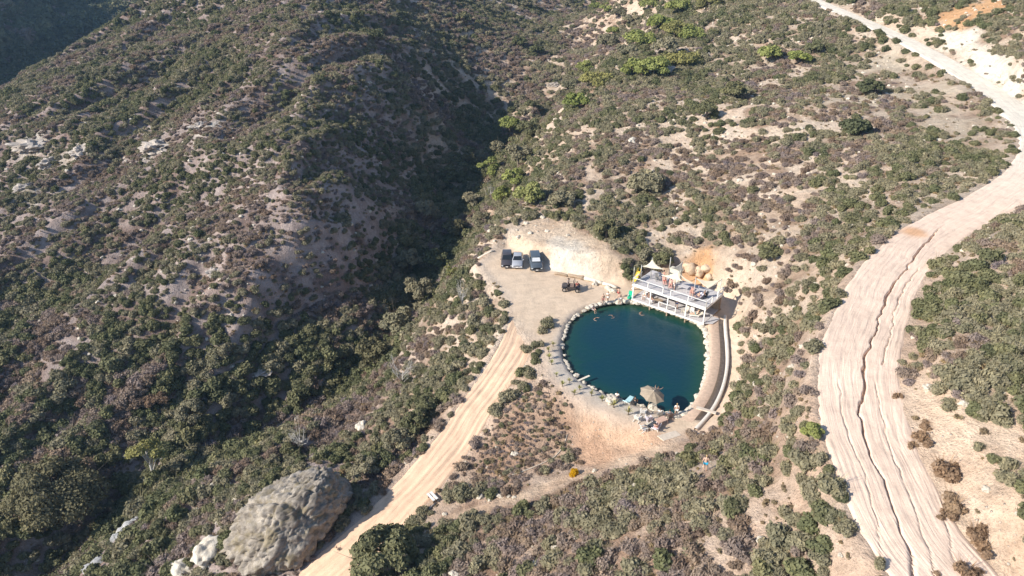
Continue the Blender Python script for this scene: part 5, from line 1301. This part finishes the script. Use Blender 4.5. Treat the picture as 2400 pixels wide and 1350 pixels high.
# open off-road buggy
bx_, by_ = (-7.00, 17.52)
root = ground_root('offroad_buggy', bx_, by_, R(172), 'dark open off-road buggy with a roll cage on the parking ground', 'buggy')
for sx_ in (.95, -.95):
    for sy_ in (-.68, .68): wheel(root, sx_, sy_, .33)
m_ = MB(); m_.add([(-1.25, -.5, .45), (1.35, -.42, .5), (1.35, .42, .5), (-1.25, .5, .45), (-1.25, -.62, .8), (.5, -.62, .82), (1.35, -.4, .78), (1.35, .4, .78), (.5, .62, .82), (-1.25, .62, .8)], [(0, 3, 2, 1), (0, 1, 6, 5, 4), (3, 9, 8, 7, 2), (1, 2, 7, 6), (0, 4, 9, 3), (5, 6, 7, 8)])
m_.build('body', plain('buggy_plastic', (.09, .075, .07), .5, .2, 4), root)
MB().box((-.85, 0, .84), (.75, 1.15, .05)).build('cargo_bed', DARKMETAL, root)
for sy_ in (-.3, .3): MB().box((-.1, sy_, .85), (.48, .46, .16)).box((-.36, sy_, 1.15), (.14, .46, .62)).build('seat', BROWNF, root)
for sy_ in (-.6, .6): MB().tube([(.62, sy_, .8), (.25, sy_ * .92, 1.75), (-.45, sy_ * .92, 1.78), (-.75, sy_, .82)], .03, 6).build('roll_bar', DARKMETAL, root, True)
for x_ in (.25, -.45): MB().tube([(x_, -.55, 1.76), (x_, .55, 1.76)], .03, 6).build('cross_bar', DARKMETAL, root, True)
MB().lathe([(.16, -.012), (.18, 0), (.16, .012), (.14, 0), (.16, -.012)], 12, (.35, .3, 1.08)).build('steering_wheel', BLACK, root)
for sy_ in (-.28, .28): MB().ball((1.34, sy_, .68), (.05, .09, .07), 8, 5).build('headlight', LAMP, root, True)
for sx_ in (.95, -.95):
    for sy_ in (-.68, .68): MB().add([(sx_ - .4, sy_ - .16, .62), (sx_ - .4, sy_ + .16, .62), (sx_ - .2, sy_ - .16, .78), (sx_ - .2, sy_ + .16, .78), (sx_ + .2, sy_ - .16, .78), (sx_ + .2, sy_ + .16, .78), (sx_ + .4, sy_ - .16, .62), (sx_ + .4, sy_ + .16, .62)], [(0, 1, 3, 2), (2, 3, 5, 4), (4, 5, 7, 6)]).build('mudguard', DARKMETAL, root)

# ------------------------------------------------------------------ people
def skel(pose):
    """joints of a 1.74 m figure facing -Y: name -> position"""
    J = {'pel': (0, 0, .95), 'bel': (0, .01, 1.10), 'che': (0, .01, 1.28), 'nec': (0, .02, 1.46), 'hea': (0, 0, 1.54)}
    for s_, sg in (('l', 1), ('r', -1)):
        J.update({s_ + 'sh': (.18 * sg, .02, 1.41), s_ + 'el': (.25 * sg, .05, 1.13), s_ + 'wr': (.27 * sg, -.05, .89), s_ + 'ha': (.27 * sg, -.08, .80),
                  s_ + 'hi': (.095 * sg, 0, .91), s_ + 'kn': (.11 * sg, -.02, .50), s_ + 'an': (.12 * sg, .02, .09), s_ + 'to': (.14 * sg, -.15, .035)})
    if pose == 'walk': J.update({'lkn': (.1, -.16, .53), 'lan': (.11, -.12, .11), 'lto': (.12, -.29, .05), 'rkn': (-.1, .04, .5), 'ran': (-.1, .26, .14), 'rto': (-.1, .14, .04), 'lel': (.24, .16, 1.16), 'lwr': (.24, .06, .95), 'lha': (.24, .02, .87), 'rel': (-.25, -.04, 1.14), 'rwr': (-.23, -.22, 1.0), 'rha': (-.22, -.29, .95)})
    if pose in ('sit', 'recline'):
        dz = -.95 + .50 if pose == 'sit' else -.95 + .46; lean = .06 if pose == 'sit' else .38
        for k in ('pel', 'bel', 'che', 'nec', 'hea', 'lsh', 'rsh'):
            x_, y_, z_ = J[k]; f = (z_ - .95); J[k] = (x_, y_ + f * lean * 1.2, .95 + f * (1 - lean * .35) + dz)
        for s_, sg in (('l', 1), ('r', -1)):
            zz = .50 + (0 if pose == 'sit' else -.04)
            if pose == 'sit': J.update({s_ + 'hi': (.1 * sg, -.02, zz - .01), s_ + 'kn': (.13 * sg, -.43, zz + .02), s_ + 'an': (.13 * sg, -.46, .09), s_ + 'to': (.15 * sg, -.63, .035), s_ + 'el': (.26 * sg, .0, .72), s_ + 'wr': (.17 * sg, -.24, .60), s_ + 'ha': (.14 * sg, -.32, .59)})
            else: J.update({s_ + 'hi': (.1 * sg, -.02, zz), s_ + 'kn': (.13 * sg, -.43, zz + .06), s_ + 'an': (.13 * sg, -.85, zz + .0), s_ + 'to': (.14 * sg, -.93, zz + .14), s_ + 'el': (.28 * sg, .10, .66), s_ + 'wr': (.27 * sg, -.12, .56), s_ + 'ha': (.26 * sg, -.20, .55)})
    if pose == 'swim':
        for k in ('pel', 'bel', 'che', 'nec', 'hea'):
            x_, y_, z_ = J[k]; J[k] = (x_, -(z_ - 1.30), -.16 + max(0, (z_ - 1.3)) * .75)
        for s_, sg in (('l', 1), ('r', -1)): J.update({s_ + 'sh': (.18 * sg, -.11, -.06), s_ + 'el': (.40 * sg, -.30, -.03), s_ + 'wr': (.45 * sg, -.52, .01), s_ + 'ha': (.45 * sg, -.61, .0), s_ + 'hi': (.1 * sg, .42, -.18), s_ + 'kn': (.12 * sg, .80, -.20), s_ + 'an': (.12 * sg, 1.18, -.18), s_ + 'to': (.13 * sg, 1.34, -.2)})
    return {k: Vector(v_) for k, v_ in J.items()}
RAD = {'pel': (.15, .11), 'bel': (.125, .095), 'che': (.155, .11), 'nec': (.055, .055), 'hea': (.06, .065), 'sh': (.062, .058), 'el': (.043, .043), 'wr': (.030, .026), 'ha': (.042, .022), 'hi': (.088, .092), 'kn': (.06, .06), 'an': (.040, .042), 'to': (.042, .028)}
def skin_mesh(name, J, bones, grow=0.0, sub=1):
    names = list(dict.fromkeys(n for b_ in bones for n in b_)); bm = bmesh.new(); lay = bm.verts.layers.skin.verify(); vv = {}
    for n in names:
        v_ = bm.verts.new(J[n]); r_ = RAD.get(n) or RAD.get(n[1:]) or (.05, .05); v_[lay].radius = (r_[0] + grow, r_[1] + grow); v_[lay].use_root = (n == names[0]); vv[n] = v_
    for a, b_ in bones: bm.edges.new((vv[a], vv[b_]))
    me = bpy.data.meshes.new(name); bm.to_mesh(me); bm.free(); o_ = bpy.data.objects.new(name, me); col.objects.link(o_)
    sk = o_.modifiers.new('skin', 'SKIN'); sk.use_smooth_shade = True
    o_.modifiers.new('sub', 'SUBSURF').levels = sub
    return o_
BONES = [('pel', 'bel'), ('bel', 'che'), ('che', 'nec'), ('nec', 'hea')] + [p for s_ in 'lr' for p in (('che', s_ + 'sh'), (s_ + 'sh', s_ + 'el'), (s_ + 'el', s_ + 'wr'), (s_ + 'wr', s_ + 'ha'), ('pel', s_ + 'hi'), (s_ + 'hi', s_ + 'kn'), (s_ + 'kn', s_ + 'an'), (s_ + 'an', s_ + 'to'))]
POSES = {}
_tmp = []
for pose in ('stand', 'walk', 'sit', 'recline', 'swim'):
    J = skel(pose); Js = dict(J)
    for s_ in 'lr': Js[s_ + 'ms'] = J[s_ + 'hi'].lerp(J[s_ + 'kn'], .55); Js[s_ + 'ma'] = J[s_ + 'sh'].lerp(J[s_ + 'el'], .6)
    RAD['ms'] = (.082, .082); RAD['ma'] = (.052, .052)
    body = skin_mesh('body', J, BONES)
    shorts = skin_mesh('shorts', Js, [('pel', 'lhi'), ('lhi', 'lms'), ('pel', 'rhi'), ('rhi', 'rms')], .018)
    shirt = skin_mesh('shirt', Js, [('bel', 'che'), ('che', 'lsh'), ('lsh', 'lma'), ('che', 'rsh'), ('rsh', 'rma')], .018)
    _tmp.append((pose, J, body, shorts, shirt))
_dg = bpy.context.evaluated_depsgraph_get()
for pose, J, *obs in _tmp:
    out = []
    for o_ in obs:
        me = bpy.data.meshes.new_from_object(o_.evaluated_get(_dg)); me.name = o_.name.split('.')[0]; out.append(me)
    hd = J['hea']; tl = .28 if pose == 'recline' else 0.0
    up = Vector((0, tl, 1)).normalized() if pose != 'swim' else Vector((0, -.5, .85)).normalized(); fw = Vector((0, -1, 0)); fw = (fw - up * fw.dot(up)).normalized(); hc = hd + up * .10
    m_ = MB(); B3 = Matrix((Vector((1, 0, 0)), fw, up)).transposed()
    def loc(p): return B3 @ Vector(p) + hc
    t0 = MB().ball((0, 0, 0), (.076, .094, .115), 12, 9); m_.add([loc(p) for p in t0.v], t0.f)
    for e, r_ in (((0, .095, -.015), (.014, .022, .022)), ((.078, -.005, -.01), (.012, .02, .03)), ((-.078, -.005, -.01), (.012, .02, .03)), ((0, .085, -.058), (.026, .012, .008)), ((.03, .082, .012), (.014, .010, .008)), ((-.03, .082, .012), (.014, .010, .008))):
        t0 = MB().ball(e, r_, 7, 5); m_.add([loc(p) for p in t0.v], t0.f)
    for s_, sg in (('l', 1), ('r', -1)):                    # fingers and thumb
        w_, h_ = J[s_ + 'wr'], J[s_ + 'ha']; d = (h_ - w_).normalized(); sd = Vector((0, 1, 0)); sd = (sd - d * sd.dot(d)); sd = sd.normalized() if sd.length > .1 else Vector((1, 0, 0)); pn = d.cross(sd).normalized()
        for k, L in enumerate((.068, .078, .073, .058)):
            b_ = h_ + d * .02 + sd * (.03 - .02 * k); m_.tube([b_, b_ + d * L * .5 + pn * .006, b_ + d * L * .95 - pn * .008], [.0095, .009, .007], 5)
        b_ = h_ - d * .02 + sd * .035; m_.tube([b_, b_ + d * .025 + sd * .03, b_ + d * .055 + sd * .035], [.011, .010, .008], 5)
    bm = bmesh.new(); bm.from_mesh(out[0]); ex = m_.mesh('x', None, True); bm.from_mesh(ex); bm.to_mesh(out[0]); bm.free()
    out[0].polygons.foreach_set('use_smooth', [True] * len(out[0].polygons))
    hm = MB(); t0 = MB().ball((0, -.012, .018), (.084, .097, .112), 12, 8); keep = [f for f in t0.f if not all(t0.v[i][1] > .03 and t0.v[i][2] < .065 for i in f) and not all(t0.v[i][2] < -.05 for i in f)]
    hm.add([loc(p) for p in t0.v], keep); out.append(hm.mesh('hair', None, True))
    POSES[pose] = out
    for o_ in obs: bpy.data.objects.remove(o_)
SKIN = [plain('skin_%d' % i, c, .6, .08, 4) for i, c in enumerate([(.52, .33, .24), (.42, .25, .17), (.60, .40, .30)])]
HAIR = [plain('hair_%d' % i, c, .7, .2, 9) for i, c in enumerate([(.03, .02, .015), (.10, .06, .035), (.45, .32, .16)])]
CL = {k: plain(k + '_cloth', c, .9, .12, 6) for k, c in dict(white=(.78, .76, .72), black=(.03, .03, .035), blue=(.02, .30, .50), red=(.45, .10, .09), navy=(.03, .05, .12), coral=(.60, .28, .24), grey=(.30, .30, .32), teal=(.12, .34, .36)).items()}
def person(loc, rz, pose, label, skin=0, hair=0, shorts='navy', shirt=None, s_=1.0):
    root = tag(empty('person', loc, rz), label, 'person'); root.scale = (s_, s_, s_)
    b, sh_, st, hr = POSES[pose]
    for nm, me, mat in (('body', b, SKIN[skin]), ('hair', hr, HAIR[hair]), ('shorts', sh_, CL[shorts])) + ((('shirt', st, CL[shirt]),) if shirt else ()):
        o_ = bpy.data.objects.new(nm, me); col.objects.link(o_); o_.parent = root
        if not me.materials: me.materials.append(mat)
        o_.material_slots[0].link = 'OBJECT'; o_.material_slots[0].material = mat
    return root
def gp(p, dz=0.0): return (*p, max(G(*p), .45) + dz)
p = (1.32, -27.89); person((*p, G(*p)), R(165), 'stand', 'bare-chested person in bright blue shorts standing in the hillside brush', 2, 2, 'blue', None, 1.06)
for (p, rz, pose, sk_, hr_, so, st_, lab, dz) in [
    ((-4.30, 11.71), R(40), 'sit', 0, 0, 'grey', 'white', 'person in white shirt sitting on the rocks at the water edge', -.25),
    ((-2.73, 13.43), R(20), 'stand', 0, 1, 'coral', None, 'person in coral shorts standing on the rocks', 0),
    ((-1.98, 14.06), R(-30), 'walk', 1, 0, 'white', 'white', 'person in white clothes walking along the rocks', 0),
    ((-0.32, 13.68), R(10), 'stand', 2, 1, 'white', None, 'person in white shorts standing by the green towel', 0),
    ((-0.32, 15.15), R(120), 'walk', 0, 0, 'red', None, 'person in red shorts walking from the parking ground to the deck', 0),
    ((-3.58, -8.99), R(160), 'sit', 0, 0, 'navy', 'white', 'person in white shirt crouched at the water edge by the pinkish rock', -.25),
    ((-1.65, -9.88), R(150), 'sit', 1, 0, 'black', 'black', 'person in black sitting beside the turquoise lounger', -.1),
    ((2.60, -12.07), R(170), 'stand', 2, 2, 'white', 'white', 'person in white standing at the water edge next to the brown chair', 0),
    ((-7.41, 18.05), R(80), 'stand', 1, 0, 'grey', 'grey', 'person in grey standing beside the buggy', 0),
    ((-6.16, 16.98), R(200), 'walk', 0, 1, 'navy', 'red', 'person in red shirt walking behind the buggy', 0)]:
    person(gp(p, dz), rz, pose, lab, sk_, hr_, so, st_)
for (p, rz, lab) in [((-4.35, 10.31), R(60), 'swimmer nearest the sitting person in white'), ((-1.36, 10.90), R(-70), 'swimmer out from the standing bathers'), ((1.61, -6.38), R(150), 'swimmer just beyond the tan parasol'), ((2.13, 11.49), R(100), 'swimmer below the left end of the deck')]:
    person((*p, .02), rz, 'swim', lab, 0, 1, 'black')
for (x_, y_, up, rz, pose, sk_, so, st_, lab, dz) in [
    (1.5, 1.0, 0, .2, 'sit', 0, 'white', 'white', 'person in white sitting in a chair under the left end of the deck', -.12), (2.3, 1.1, 0, 1.2, 'recline', 1, 'black', None, 'person in black shorts reclining on the lilac lounger under the deck', -.02),
    (9.6, 1.0, 0, -1.1, 'recline', 2, 'teal', None, 'person reclining on the cream lounger under the deck', -.02), (6.4, 1.4, 0, .3, 'stand', 1, 'navy', 'grey', 'person in grey standing under the middle of the deck', 0),
    (3.4, 3.0, 1, .6, 'recline', 0, 'red', None, 'person in red shorts on the left reddish lounger of the upper deck', -.02), (4.6, 2.6, 1, .4, 'recline', 2, 'coral', None, 'person in coral swimwear on the reddish lounger by the grey table', -.02),
    (5.4, 2.1, 1, 2.0, 'stand', 2, 'white', None, 'person in white shorts standing at the grey table', 0), (8.0, 2.4, 1, .3, 'sit', 0, 'coral', 'coral', 'person in coral sitting in the reddish chair on the upper deck', -.12),
    (9.7, 2.6, 1, -.6, 'sit', 1, 'black', 'black', 'person in black sitting under the wide right sail', -.12), (9.2, 1.6, 1, -.4, 'recline', 0, 'navy', None, 'person in navy shorts on the pale lounger by the right railing', -.02), (2.9, 3.6, 1, -.9, 'stand', 0, 'grey', 'coral', 'person in coral shirt standing behind the left lounger', 0)]:
    person(dch(x_, y_, up)[:2] + ((ZU if up else ZL) + dz,), DA + rz, pose, lab, sk_, sk_, so, st_)
for (p, rz, pose, so, st_, lab) in [(bch((0.74, -12.28)), 3.0, 'sit', 'white', 'white', 'person in white sitting in the grey chair by the parasol'), (bch((1.74, -12.50)), 3.4, 'sit', 'navy', 'grey', 'person in grey sitting in the brown chair at the water'), (bch((-0.11, -14.72)), 2.6, 'recline', 'coral', None, 'person reclining on the lilac lounger on the gravel')]:
    person((p[0], p[1], p[2] + (-.12 if pose == 'sit' else -.02)), rz + (0 if pose == 'sit' else 0), pose, lab, 0, 0, so, st_)

# ------------------------------------------------------------------ loose pale stones on the slopes
lx, ly = jitter_grid(-260, 110, -60, 300, 2.0)
lz = hz(lx, ly); v, dist = visible(lx, ly, lz)
m = v & (fbm(lx, ly, 6, 3, 95) + 0.35 * rng.random(len(lx)) > 0.22) & (sdist(lx, ly, PAD) > 0.5)
for S in ROAD_S:
    d, i, _ = seg_dist(lx, ly, S); m &= d / S[i, 3] > 1.05
lx, ly, lz = lx[m], ly[m], lz[m]
st_ = [o for o in scene.objects if o.name.startswith('white_stone')][:4]
scatter('loose_stones', np.stack([lx, ly, lz + 0.02], 1), 0.10 + 0.34 * rng.random(len(lx)) ** 3, st_, 'loose pale stones strewn over the brushy slopes', 'stones')

# ------------------------------------------------------------------ haze
V = [(x_, y_, z_) for z_ in (-75, 62) for y_ in (-480, 1280) for x_ in (-1080, 880)]
hb = mesh_obj('haze', V, [(0, 2, 3, 1), (4, 5, 7, 6), (0, 1, 5, 4), (2, 6, 7, 3), (0, 4, 6, 2), (1, 3, 7, 5)])
t = NT('haze'); pv = t.node('VolumePrincipled'); pv.inputs['Color'].default_value = (0.40, 0.66, 1.0, 1); pv.inputs['Density'].default_value = 0.00016; pv.inputs['Anisotropy'].default_value = 0.2
t.link(pv.outputs[0], t.out.inputs['Volume']); hb.data.materials.append(t.m)
tag(hb, 'thin bluish air over the canyon and hills', 'haze', kind='stuff')
